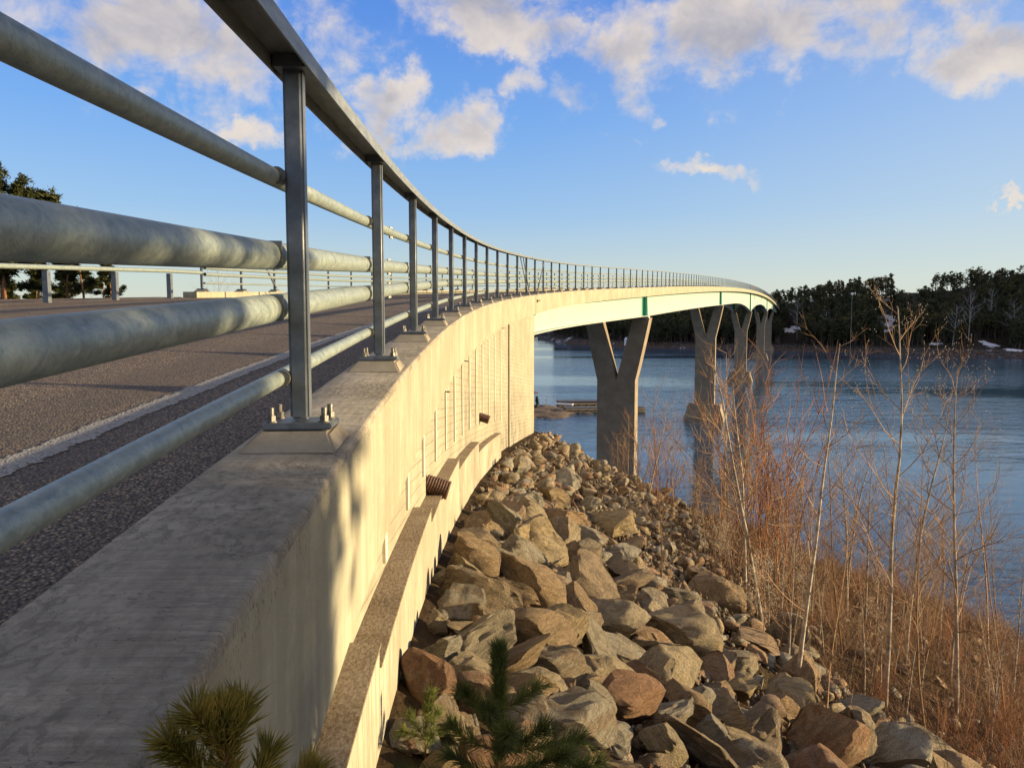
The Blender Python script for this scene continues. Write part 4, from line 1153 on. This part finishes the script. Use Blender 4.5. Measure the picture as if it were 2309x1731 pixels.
# dry undergrowth: thin blades and twigs
N = 85000; yy = rng.uniform(3.0, 34, N); xx = rng.uniform(1.5, 28, N)
s, l = s_of(xx, yy); lo_ = np.interp(yy, [0, 8, 14, 27], [3.8, 4.4, 4.6, 3.8]) + rng.exponential(.35, N) - .2 + .5 * vnoise(xx * .8, yy * .8, 9)
zz = ground(xx, yy); keep = (l > lo_) & (xx < yy * .72 + 1) & (zz > WATER + .1)
xx, yy, zz = xx[keep], yy[keep], zz[keep]; M_ = len(xx)
hh = np.where(rng.random(M_) < .22, rng.uniform(.3, .75, M_), rng.uniform(.05, .32, M_)) * (1 + .4 * vnoise(xx * .5, yy * .5, 5)).clip(.4, 1.8); az = rng.uniform(0, 6.28, M_); wv = rng.uniform(.002, .0055, M_) * (1 + yy * .05)
tipx = rng.normal(size=M_) * .85 * hh; tipy = rng.normal(size=M_) * .85 * hh
V = np.zeros((M_, 3, 3)); V[:, 0] = np.stack([xx - np.cos(az) * wv, yy - np.sin(az) * wv, zz - .02], 1); V[:, 1] = np.stack([xx + np.cos(az) * wv, yy + np.sin(az) * wv, zz - .02], 1); V[:, 2] = np.stack([xx + tipx, yy + tipy, zz + hh], 1)
o = link('undergrowth', fastmesh('undergrowth', V.reshape(-1, 3), np.arange(M_ * 3).reshape(-1, 3), 'dry_grass')); tag(o, 'dry rust-brown grass and twigs under the bare shrubs', 'undergrowth', kind='stuff')

# ------------------------------------------------------------------ pines
def clump_tris(centers, size, ntri, r, flat=.7, droop=0.0, width=.16):
    C = np.repeat(centers, ntri, axis=0); n = len(C)
    d = r.normal(size=(n, 3)); d[:, 2] = np.abs(d[:, 2]) * .8 - .25; d /= np.linalg.norm(d, axis=1)[:, None]
    u = np.cross(d, r.normal(size=(n, 3))); u /= np.linalg.norm(u, axis=1)[:, None]
    L = size * r.uniform(.6, 1.2, (n, 1)); W = L * width
    off = r.normal(size=(n, 3)) * size * .35 * np.array((1, 1, flat))
    a = C + off; V = np.stack([a - u * W, a + u * W, a + d * L], 1).reshape(-1, 3)
    return V, np.arange(len(V)).reshape(-1, 3)
def pine(seed, H=1.0, cb=.42, rad=.22, ncl=70, csize=.05, ntri=7, shape='round', width=.35):
    r = np.random.default_rng(seed); paths = []
    P, _ = wander((0, 0, 0), (r.normal() * .04, r.normal() * .04, 1), H * .97, 10, .02, .01, r)
    paths.append((P, H * .018 * (1 - .8 * np.linspace(0, 1, len(P)))))
    C = []
    nb = 16
    for k in range(nb):
        f = cb + (1 - cb) * (k + r.random()) / nb; i = min(int(f * 10), 9); base = P[i] + (P[i + 1] - P[i]) * (f * 10 - i)
        if shape == 'round': w_ = rad * math.sqrt(max(.05, 1 - ((f - cb - .38 * (1 - cb)) / (.66 * (1 - cb))) ** 2))
        else: w_ = rad * (1.05 - (f - cb) / (1 - cb))
        az = r.uniform(0, 6.28); L = H * w_ * r.uniform(.6, 1.15)
        B, _ = wander(base, (math.cos(az), math.sin(az), r.uniform(.0, .5)), L, 5, .15, .06, r)
        paths.append((B, H * .0055 * (1 - .7 * np.linspace(0, 1, len(B)))))
        for q in range(max(1, ncl // nb)):
            g = r.uniform(.35, 1.05); j = min(4, int(g * 5)); C.append(B[j] + (B[min(5, j + 1)] - B[j]) * (g * 5 - j) + r.normal(size=3) * H * .022)
    C.append(P[-1]); C = np.array(C)
    V, T = clump_tris(C, H * csize, ntri, r, width=width)
    return tubes(paths, 5), (V, T)
def pine_meshes(seed, bark, needle, **kw):
    tr, cr = pine(seed, **kw); return fastmesh('trunk', *tr, bark, True), fastmesh('crown', *cr, needle)
# left of the road
LP = [pine_meshes(200 + k, 'pine_bark', 'pine_needles', cb=(.30, .02, .06)[k], rad=(.34, .36, .30)[k], ncl=(1300, 1100, 700)[k], csize=(.032, .042, .05)[k], ntri=18, width=.16, shape='round' if k < 1 else 'cone') for k in range(3)]
def put_pine(x, y, H, k, label, z=None, rz=0, group=None):
    z = float(ground(x, y)) if z is None else z
    e = empty('pine_tree', (x, y, z - .05), rz); tag(e, label, 'tree', group)
    for me, n_ in zip(LP[k], ('trunk', 'crown')):
        o = link(n_, me, e); o.scale = (H, H, H)
put_pine(-16.3, 25.0, 5.6, 0, 'round-topped pine left of the road, its crown rising above the big pipe rail', rz=.4)
put_pine(-15.6, 24.0, 3.6, 0, 'orange-trunked pine at the left edge beyond the guardrail', rz=2.2)
put_pine(-13.0, 22.8, 2.0, 1, 'low bushy pine behind the second guardrail post', rz=1.0)
put_pine(-14.4, 24.2, 2.4, 1, 'dense young pine just right of the orange trunk', rz=3.0)
put_pine(-12.5, 22.8, 2.0, 2, 'slender young pine with a thin dark stem near the third guardrail post', rz=4.0)
put_pine(-11.6, 22.6, 1.3, 2, 'small open pine right of the slender one', rz=5.0)
put_pine(-16.6, 26.0, 2.6, 1, 'low bushy pine at the left picture edge', rz=5.5)
put_pine(-15.4, 25.2, 1.9, 1, 'squat pine between the orange trunk and the guardrail post', rz=.5)
put_pine(-13.7, 24.0, 1.5, 1, 'squat pine just right of the first guardrail post', rz=1.5)
put_pine(-12.3, 23.5, 1.1, 1, 'knee-high pine at the shoulder left of the third guardrail post', rz=2.5)
put_pine(-17.6, 25.6, 2.2, 1, 'dense low pine behind the orange trunk', rz=3.5)
for k in range(9):
    s = rng.uniform(9, 17); x, y, _ = pt(s, -12.4 - rng.uniform(0, 1.5)); o = link('heather_clump', SHR[k % 8]); o.location = (x, y, float(ground(x, y)) - .02); o.scale = (.35,) * 3; o.rotation_euler = (0, 0, rng.uniform(0, 6))
    tag(o, 'low dry brush clump on the gravel shoulder edge left of the road', 'shrub', 'dry brush clumps left of the road')
# bare roadside tree far behind the other railing
e = empty('bare_tree', (-24.2, 66.0, -3.0)); tag(e, 'small distant leafless tree seen through the far railing', 'tree')
for me, n_ in ((SAP[7][0], 'trunk'), (SAP[7][1], 'branches')):
    o = link(n_, me, e); o.scale = (9.2,) * 3
# trees right of the camera, out of frame, whose shade falls on the near kerb
for (x, y, H, k, lb) in ((12.5, -1.95, 16.5, 0, 'pine standing down the bank right of the camera'), (18.0, -6.2, 17.0, 0, 'taller pine behind the one right of the camera'), (12.0, -6.5, 14.0, 0, 'pine on the bank behind the camera'), (22.0, -9.0, 18.0, 0, 'outermost pine near the water right of the camera')):
    put_pine(x, y, H, k, lb, rz=x)

# foreground pine seedlings with real needles
def needle_twig(P, nn, L, r, open_=.7, rad=.0007):
    P = np.asarray(P, float); k = len(P); f = np.sqrt(r.random(nn)) * .999 * (k - 1); i = f.astype(int); fr = (f - i)[:, None]
    base = P[i] * (1 - fr) + P[i + 1] * fr; ax = P[i + 1] - P[i]; ax /= np.linalg.norm(ax, axis=1)[:, None]
    q = r.normal(size=(nn, 3)); q -= (q * ax).sum(1)[:, None] * ax; q /= np.linalg.norm(q, axis=1)[:, None]
    d = ax * (1 - open_ * .45) + q * open_ * r.uniform(.45, 1.2, (nn, 1)) + r.normal(size=(nn, 3)) * .10; d[:, 2] += .12; d /= np.linalg.norm(d, axis=1)[:, None]
    ln = L * r.uniform(.75, 1.1, (nn, 1)); u = np.cross(d, q); u /= np.linalg.norm(u, axis=1)[:, None]; v = np.cross(d, u)
    V = np.stack([base + u * rad, base - u * rad * .5 + v * rad, base - u * rad * .5 - v * rad, base + d * ln * .6 + u * rad * .9, base + d * ln * .6 - u * rad * .45 + v * rad * .9, base + d * ln * .6 - u * rad * .45 - v * rad * .9, base + d * ln + r.normal(size=(nn, 3)) * L * .03], 1).reshape(-1, 3)
    t = np.array([[0, 1, 4], [0, 4, 3], [1, 2, 5], [1, 5, 4], [2, 0, 3], [2, 3, 5], [3, 4, 6], [4, 5, 6], [5, 3, 6]])
    T = (t[None] + (np.arange(nn) * 7)[:, None, None]).reshape(-1, 3)
    return V, T
def seedling(name, twigs, nl, bark, needle, label, nrad, dens, seed, loc):
    r = np.random.default_rng(seed); e = empty(name, loc); tag(e, label, 'young tree')
    paths = []; Vs = []; Ts = []; n = 0
    for (P, r0, op, bare) in twigs:
        P = np.asarray(P, float); paths.append((P, r0 * (1 - .6 * np.linspace(0, 1, len(P)))))
        ln = np.linalg.norm(np.diff(P, axis=0), axis=1).sum(); nn = int(ln * dens)
        Q = P[int(bare * (len(P) - 1)):] if bare else P
        V, T = needle_twig(Q, nn, nl, r, op, nrad); Vs.append(V); Ts.append(T + n); n += len(V)
    link('stem', fastmesh('stem', *tubes(paths, 6), bark, True), e)
    link('needles', fastmesh('needles', np.concatenate(Vs), np.concatenate(Ts), needle), e)
def pxp(px, py, d):
    v = px_dir(px, py); return np.array(v * (d / (v.y * math.cos(PITCH) - v.z * math.sin(PITCH))))
def curve_pts(pts, n=8):
    pts = [np.array(p) for p in pts]; out = []
    for t in np.linspace(0, 1, n):
        f = t * (len(pts) - 1); i = min(len(pts) - 2, int(f)); a = f - i; a2 = a * a * (3 - 2 * a) * .5 + a * .5
        out.append(pts[i] * (1 - a2) + pts[i + 1] * a2)
    return out
rt = pxp(520, 2100, .95)
tw = [([*curve_pts([rt, pxp(512, 1800, .9), pxp(505, 1660, .88), pxp(500, 1610, .88)])], .005, .75, .3),
      ([*curve_pts([pxp(512, 1800, .9), pxp(440, 1730, .88), pxp(385, 1675, .86)])], .003, .8, 0),
      ([*curve_pts([pxp(508, 1700, .88), pxp(470, 1650, .86), pxp(440, 1610, .85)])], .0025, .8, 0),
      ([*curve_pts([pxp(505, 1720, .88), pxp(540, 1650, .88), pxp(548, 1590, .9)])], .0025, .7, 0),
      ([*curve_pts([pxp(512, 1800, .9), pxp(580, 1760, .92), pxp(605, 1700, .94)])], .003, .7, 0),
      ([*curve_pts([pxp(512, 1900, .9), pxp(620, 1850, .95), pxp(700, 1740, .98)])], .003, .7, .3)]
seedling('pine_seedling', [([p - rt for p in P], a, b, c) for (P, a, b, c) in tw], .040, 'pine_bark', 'young_needles', 'olive-yellow young pine shoot poking up in front of the kerb at the bottom edge', .00095, 2600, 11, Vector(rt))
gp_ = Vector((-.04, 1.95, float(ground(.05, 1.95)) - .05)); g0 = np.array(gp_)
def rel(px, py, d): return pxp(px, py, d) - g0
tip = rel(1125, 1470, 1.95)
tw = [(curve_pts([np.zeros(3), rel(1122, 1720, 1.98), rel(1124, 1600, 1.96), tip], 12), .007, .62, .25)]
for (a, b, dd) in (((1122, 1610), (1045, 1560), -.10), ((1122, 1600), (1215, 1545), .05), ((1123, 1620), (1100, 1600), -.2), ((1122, 1690), (1020, 1640), -.02), ((1122, 1685), (1230, 1640), -.12), ((1122, 1690), (1310, 1665), .1),
                   ((1121, 1740), (1010, 1700), .05), ((1121, 1735), (1280, 1700), -.15), ((1121, 1760), (900, 1740), .0), ((1121, 1750), (1350, 1720), .05), ((1121, 1700), (1150, 1650), -.3), ((1121, 1780), (1200, 1750), -.3)):
    A = rel(a[0], a[1], 1.96); B = rel(b[0], b[1], 1.95 + dd); mid = (A + B) / 2 + np.array([0, 0, -.012])
    tw.append((curve_pts([A, mid, B], 6), .003, .75, 0))
    Q = B + (B - A) * .15 + np.array([0, 0, .03])
seedling('pine_seedling', tw, .052, 'pine_bark', 'green_needles', 'dark green little pine with an upright leader among the rocks at the bottom centre', .00075, 1700, 12, gp_)
g1 = at_ground(960, 1725)[0]; 
if g1:
    c = np.array(g1); tw = [(curve_pts([np.zeros(3), np.array((0, 0, .16)), np.array((.02, 0, .28))], 6), .004, .75, 0)] + [(curve_pts([np.array((0, 0, .1)), np.array((math.cos(a) * .10, math.sin(a) * .10, .16))], 4), .0025, .8, 0) for a in (0, 1.2, 2.4, 3.7, 5.0)]
    seedling('pine_seedling', tw, .05, 'pine_bark', 'green_needles', 'tiny pine tuft low against the wall footing, left of the little pine', .0008, 1500, 13, g1)

# ------------------------------------------------------------------ peninsula, dock
def island(cx, cy, rx, ry, hgt, name, m, seed, nx=60, ny=40):
    xs = np.linspace(cx - rx * 1.3, cx + rx * 1.3, nx); ys = np.linspace(cy - ry * 1.4, cy + ry * 1.4, ny); X, Y = np.meshgrid(xs, ys)
    q = np.hypot((X - cx) / rx, (Y - cy) / ry) + .10 * vnoise(X * .5, Y * .5, seed, 3)
    Z = WATER - .8 + (hgt + .8) * np.clip(1.25 - q, 0, 1) ** .55 + .10 * vnoise(X * 1.4, Y * 1.4, seed + 2) * (q < 1.2)
    V = np.stack([X.ravel(), Y.ravel(), Z.ravel()], 1); i, j = np.meshgrid(np.arange(nx - 1), np.arange(ny - 1)); a = (j * nx + i).ravel()
    o = link(name, fastmesh(name, V, np.stack([a, a + 1, a + nx + 1, a + nx], 1), m, True)); return tag(o, kind='structure')
island(-22, 131, 30, 14, 1.75, 'rocky_shore', 'shore_rock', 3, 120, 60)
island(-3, 167, 8.5, 4, .9, 'rocky_shore', 'shore_rock', 5)
def platform(cx, cy, lx, ly, rz, label, zt=.85):
    e = empty('floating_dock', (cx, cy, WATER), rz); tag(e, label, 'dock', 'floating docks'); 
    mb = MB(); mb.box((0, 0, (zt - .1) / 2 - .1), (lx - .1, ly - .1, zt)); mb.build('float', 'dock_dark', e)
    nb = int(lx / .9)
    for k in range(nb):
        mb = MB(); mb.box((-lx / 2 + (k + .5) * lx / nb, 0, zt + .02), (lx / nb - .04, ly, .07)); mb.build('deck_board', 'dock_dark', e)
    for z in (.62, .25):
        mb = MB(); mb.box((0, -ly / 2 - .06, z), (lx, .12, .2)); mb.build('rubbing_strip', 'dock_wood', e)
    for k in range(int(lx / 1.4)):
        mb = MB(); mb.cyl((-lx / 2 + .8 + 1.4 * k, -ly / 2 - .2, .42), (-lx / 2 + .8 + 1.4 * k, -ly / 2 - .0, .42), .16, 10); mb.build('fender', 'dark_joint', e)
platform(14.9, 139.5, 13.5, 3.2, R(5), 'floating wooden dock, the farther of the two behind the nearest pier', 1.0)
platform(15.6, 130.5, 13.5, 2.6, R(4), 'floating wooden dock, the nearer of the two behind the nearest pier', .8)
mb = MB(); mb.box((9.0, 134.3, WATER + 1.0), (3.4, .9, .12), Matrix.Rotation(R(-25), 3, 'Z')); mb.box((9.0, 134.3, WATER + .85), (3.2, .08, .2), Matrix.Rotation(R(-25), 3, 'Z')); o = mb.build('gangway', 'white_paint'); tag(o, 'short pale gangway from the rocky point to the docks', 'gangway')
fe = empty('railing', (5.2, 131, WATER + 1.6)); tag(fe, 'white post and wire railing on the rocky point by the docks', 'railing')
for k, (x, y) in enumerate(((-.9, 2.0), (.7, 1.5), (2.2, 1.0), (-.9, -3.5), (.5, -3.8), (1.9, -4.2))):
    mb = MB(); mb.box((x, y, .45), (.12, .12, 1.3)); mb.build('fence_post', 'white_paint', fe)
for z in (.35, .9):
    mb = MB(); mb.cyl((-3, 2.6, z), (2.2, 1.0, z), .03, 6); mb.build('wire', 'white_paint', fe)
    mb = MB(); mb.cyl((-3, -3.0, z), (1.9, -4.2, z), .03, 6); mb.build('wire', 'white_paint', fe)
for me, n_ in ((LP[2], ''),):
    e = empty('pine_tree', (3.9, 124.0, WATER + 1.2), 1.0); tag(e, 'crooked little pine on the rocky point beside the wall end', 'tree')
    for mm, nn in zip(me, ('trunk', 'crown')):
        o = link(nn, mm, e); o.scale = (2.1,) * 3

# ------------------------------------------------------------------ far shore
SHX = np.array([-400, -60, 20, 35, 75, 96, 114, 146, 173, 208, 300, 460, 900]); SHY = np.array([1500, 900, 600, 515, 430, 417, 402, 379, 350, 316, 262, 215, 180])
HX = np.array([-100, 20, 60, 96, 120, 146, 175, 208, 250, 300, 420, 560, 800]); HZ = np.array([-12, -9, -7.0, -2.0, .5, 4.0, 9.5, 13.5, 16.0, 19, 27, 62, 80])
def smooth(a, b, x): t = np.clip((x - a) / (b - a), 0, 1); return t * t * (3 - 2 * t)
def far_ground(x, y):
    sy = np.interp(x, SHX, SHY) + 5 * np.sin(x * .09) + 3 * np.sin(x * .23 + 1)
    d = (y - sy) * .82
    Xe = x * 420 / np.maximum(200, y) * 1.0
    Hh = np.interp(x + (y - 420) * -.10, HX, HZ)
    z = WATER - 1.5 + 1.5 * np.clip(d / 1.5 + 1, 0, 1) + 3.0 * smooth(0, 16, d) + (Hh + 12.6) * smooth(10, 120, d)
    return z + (.35 * vnoise(x * .25, y * .25, 4) + .9 * vnoise(x * .06, y * .06, 6)) * smooth(0, 20, d)
xs = np.concatenate([np.arange(-60, 20, 12.0), np.arange(20, 330, 3.0), np.arange(330, 760, 12.0)]); ys = np.arange(176, 860, 4.0)
def far_hole(x, y): return y < np.interp(x, SHX, SHY) - 14
o = grid(xs, ys, far_ground, 'far_bank', 'far_bank_soil', far_hole); tag(o, kind='structure')
# forest
FP = []
for k in range(7):
    H = 1.0; tr, cr = pine(300 + k, cb=(.50, .38, .55, .30, .48, .22, .42)[k], rad=(.20, .19, .24, .17, .22, .20, .18)[k], ncl=(52, 60, 44, 64, 56, 72, 60)[k], csize=.058, ntri=7, width=.42, shape='round' if k not in (3, 5) else 'cone')
    FP.append((tr, cr))
FPM = []
for (tr, cr) in FP: FPM.append((fastmesh('trunk', *tr, 'far_bark', True), fastmesh('crown', *cr, 'far_needles')))
T_ = []
tries = 0
while len(T_) < 3500 and tries < 90000:
    tries += 1
    x = rng.uniform(22, 330); sy = float(np.interp(x, SHX, SHY)); y = sy + 10 + rng.exponential(48) + rng.uniform(0, 30)
    if y > sy + 190 or x / y > .80 or x / y < .055: continue
    # snowy clearings
    dpx = CXP + FPX * x / y
    z = float(far_ground(x, y)); py = HOR - FPX * z / y
    clear = False
    for (cx_, cy_, rx_, ry_) in ((2048, 672, 44, 32), (2002, 748, 24, 36), (1785, 768, 26, 30), (2225, 790, 55, 26), (2182, 730, 26, 24)):
        if ((dpx - cx_) / rx_) ** 2 + ((py - cy_) / ry_) ** 2 < 1: clear = True
    if clear: continue
    T_.append((x, y, z, rng.uniform(8.5, 12.8) * (1.0 if y > sy + 30 else .92)))
# individuals: the front row and the skyline
T_.sort(key=lambda q: q[1] - float(np.interp(q[0], SHX, SHY)))
front = T_[:285]; back = T_[285:]
for i, (x, y, z, H) in enumerate(front):
    k = int(rng.integers(0, 7)); e = empty('pine_tree', (x, y, z - .2), rng.uniform(0, 6.28))
    sx_, sy_ = scr(x, y, z)
    b_ = ('seen under the first bridge span' if sx_ < 1480 else 'seen between the first and second piers' if sx_ < 1580 else 'seen between the second and fourth piers' if sx_ < 1750 else 'just right of the bridge end' if sx_ < 1850 else 'near the lamp mast' if sx_ < 1960 else 'behind the tallest sapling' if sx_ < 2080 else 'right of the tallest sapling' if sx_ < 2200 else 'at the right edge of the far shore')
    a_ = ('short' if H < 9.2 else 'middle-sized' if H < 10.6 else 'tall') + (' slender' if k in (3, 5) else ' broad-crowned' if k in (0, 2, 4) else ' dark')
    tag(e, a_ + ' pine ' + b_ + (', at the waterline' if i < 95 else ', a few rows back'), 'tree', 'pines in the front rows of the far shore')
    for me, n_ in zip(FPM[k], ('trunk', 'crown')):
        o = link(n_, me, e); o.scale = (H, H, H)
TV = []; TF = []; CVs = []; CFs = []; n1_ = n2_ = 0
for (x, y, z, H) in back:
    k = int(rng.integers(0, 7)); (tv, tf), (cv, cf) = FP[k]; a = rng.uniform(0, 6.28); ca, sa = math.cos(a), math.sin(a); M = np.array([[ca, -sa, 0], [sa, ca, 0], [0, 0, 1]])
    TV.append(tv[:55] @ M.T * H + (x, y, z - .2)); ff = tf[(tf < 55).all(1)]; TF.append(ff + n1_); n1_ += 55
    CVs.append(cv @ M.T * H + (x, y, z - .2)); CFs.append(cf + n2_); n2_ += len(cv)
fo = link('forest_crowns', fastmesh('forest_crowns', np.concatenate(CVs), np.concatenate(CFs), 'far_needles')); tag(fo, 'dark mass of pine crowns covering the far hill', 'forest', kind='stuff')
fo = link('forest_trunks', fastmesh('forest_trunks', np.concatenate(TV), np.concatenate(TF), 'far_bark')); tag(fo, 'close-set trunks inside the far pine forest', 'forest', kind='stuff')
# pale bare birches at the foot of the far hill
PB = [(fastmesh('trunk', *tubes(sapling(500 + k, 1.0, .012, 18, 1.0, 4, .03, .3)[0], 5), 'pale_bark', True), fastmesh('branches', *tubes([(P, r_ * 1.5) for (P, r_) in sapling(500 + k, 1.0, .012, 18, 1.0, 4, .03, .3)[1]], 3), 'pale_bark', True)) for k in range(3)]
for i, (px, py, tp, lb) in enumerate(((1787, 765, 678, 'pale bare birch just right of the far end of the bridge'), (1850, 772, 700, 'bare grey birch on the far shore beyond the end of the bridge'), (2130, 780, 690, 'wide bare birch in the middle of the far shore'), (2165, 770, 665, 'tall pale birch near the top of the far shore forest'), (2262, 775, 680, 'branching bare birch at the right of the far shore'), (1985, 770, 700, 'thin bare birch left of the snowy clearing'), (2215, 740, 660, 'upper bare birch on the far hillside'))):
    x_ = (px - CXP) / FPX; y = 330.0
    for y in np.arange(300, 560, 2.0):
        if float(far_ground(x_ * y, y)) > WATER and HOR - FPX * float(far_ground(x_ * y, y)) / y < py: break
    x = x_ * y; z = float(far_ground(x, y)); H = (py - tp) * y / FPX
    e = empty('bare_birch', (x, y - 6, z), i); tag(e, lb, 'tree', 'bare birches on the far shore')
    for me, n_ in zip(PB[i % 3], ('trunk', 'branches')): o = link(n_, me, e); o.scale = (H, H, H)
# snow patches lying in the clearings
def snow_patch(px, py, w_px, dpx_, seed, label):
    x_ = (px - CXP) / FPX; y = 300.0; ok = False
    for y in np.arange(280, 620, 1.5):
        zf_ = float(far_ground(x_ * y, y))
        if zf_ > WATER + .3 and HOR - FPX * zf_ / y < py: ok = True; break
    if not ok: return
    r = np.random.default_rng(seed); w_ = w_px * y / FPX / 2; dp = dpx_
    V = []; F = []; N = 22; c = (x_ * y, y)
    V.append((c[0], c[1], float(far_ground(*c)) + .5))
    for rr in (.55, 1.0):
        for k in range(N):
            a = 2 * math.pi * k / N; q = rr * (1 + .45 * math.sin(3 * a + seed) * math.sin(5 * a + seed * 2) + r.normal() * .12)
            X = c[0] + w_ * q * math.cos(a); Y = c[1] + dp * q * math.sin(a); V.append((X, Y, float(far_ground(X, Y)) + (.35 if rr < 1 else -.05)))
    for k in range(N):
        k2 = (k + 1) % N; F.append((0, 1 + k, 1 + k2)); F.append((1 + k, 1 + N + k, 1 + N + k2, 1 + k2))
    me = bpy.data.meshes.new('snow_patch'); me.from_pydata(V, [], F); me.materials.append(MATS['old_snow']); me.polygons.foreach_set('use_smooth', [True] * len(F)); o = link('snow_patch', me); tag(o, label, 'snow', 'old snow patches on the far hill')
for i, a in enumerate(((2025, 652, 22, 5, 'snow patch in the upper clearing, left part'), (2045, 645, 26, 4, 'long thin snow patch at the top of the upper clearing'), (2072, 650, 16, 7, 'snow patch at the right of the upper clearing'), (2004, 718, 14, 5, 'bright snow patch halfway down the far hill'), (2000, 732, 20, 3, 'thin snow streak under the bright patch'), (1995, 748, 24, 3, 'lowest snow streak of the middle clearing'), (1778, 745, 20, 6, 'snowy rock patch just beyond the end of the bridge'), (1792, 738, 18, 5, 'snow patch above the snowy rocks by the bridge end'), (2185, 712, 20, 3, 'small snow patch in the right part of the forest'), (2230, 775, 50, 4, 'broad broken snow streak low on the right'), (2110, 776, 30, 3, 'snow streak near the waterline behind the tall sapling'), (1935, 652, 12, 3, 'tiny snow spot high in the forest'), (2290, 790, 40, 3, 'snow streak at the right edge of the far shore'))):
    snow_patch(a[0], a[1], a[2], a[3], i + 1, a[4])
# shore stones on the far bank
items = []
for k in range(1500):
    x = rng.uniform(22, 300); sy = float(np.interp(x, SHX, SHY)) + 5 * math.sin(x * .09) + 3 * math.sin(x * .23 + 1); y = sy + rng.uniform(-1, 12); r = rng.uniform(.25, .8)
    items.append(((x, y, float(far_ground(x, y)) + r * .2), r, (rng.uniform(0, 6), rng.uniform(0, 6), rng.uniform(0, 6)), int(rng.integers(0, 8))))
o = scatter('shore_stones', items, LOW1, 'shore_rock'); tag(o, 'band of stones along the far waterline', 'stones', kind='stuff')
# lamp mast and shed
x_ = (1917 - CXP) / FPX
y = 366.0; x = x_ * y; e = empty('lamp_post', (x, y, float(far_ground(x, y)))); tag(e, 'tall mast with a round white lamp head on the far shore', 'lamp post')
mh = (HOR - 663) / FPX * y - e.location.z
mb = MB(); mb.cyl((0, 0, 0), (0, 0, mh), .13, 8, .08); mb.build('pole', 'pale_bark', e)
mb = MB(); mb.cyl((0, -.2, mh + .1), (0, .2, mh + .1), .62, 16); mb.cyl((0, -.35, mh + .1), (0, -.2, mh + .1), .40, 16); mb.build('lamp_head', 'white_paint', e, 40)
y = 441.0; x = (1412 - CXP) / FPX * y; z = WATER + 1.3
e = empty('shed', (x, y, z), R(8)); tag(e, 'tiny white gabled shed on the far shore seen between the arms of the nearest pier', 'shed')
mb = MB(); mb.box((0, 0, 1.4), (1.9, 1.9, 3.6)); mb.build('wall', 'white_paint', e)
mb = MB(); mb.add([(-1.15, -1.1, 3.1), (1.15, -1.1, 3.1), (0, -1.1, 4.3), (-1.15, 1.1, 3.1), (1.15, 1.1, 3.1), (0, 1.1, 4.3)], [(0, 1, 2), (5, 4, 3), (0, 3, 4, 1), (1, 4, 5, 2), (2, 5, 3, 0)]); mb.build('roof', 'white_paint', e)
mb = MB(); mb.box((0, -1.0, .7), (.8, .08, 1.8)); mb.build('door', 'roof_dark', e)
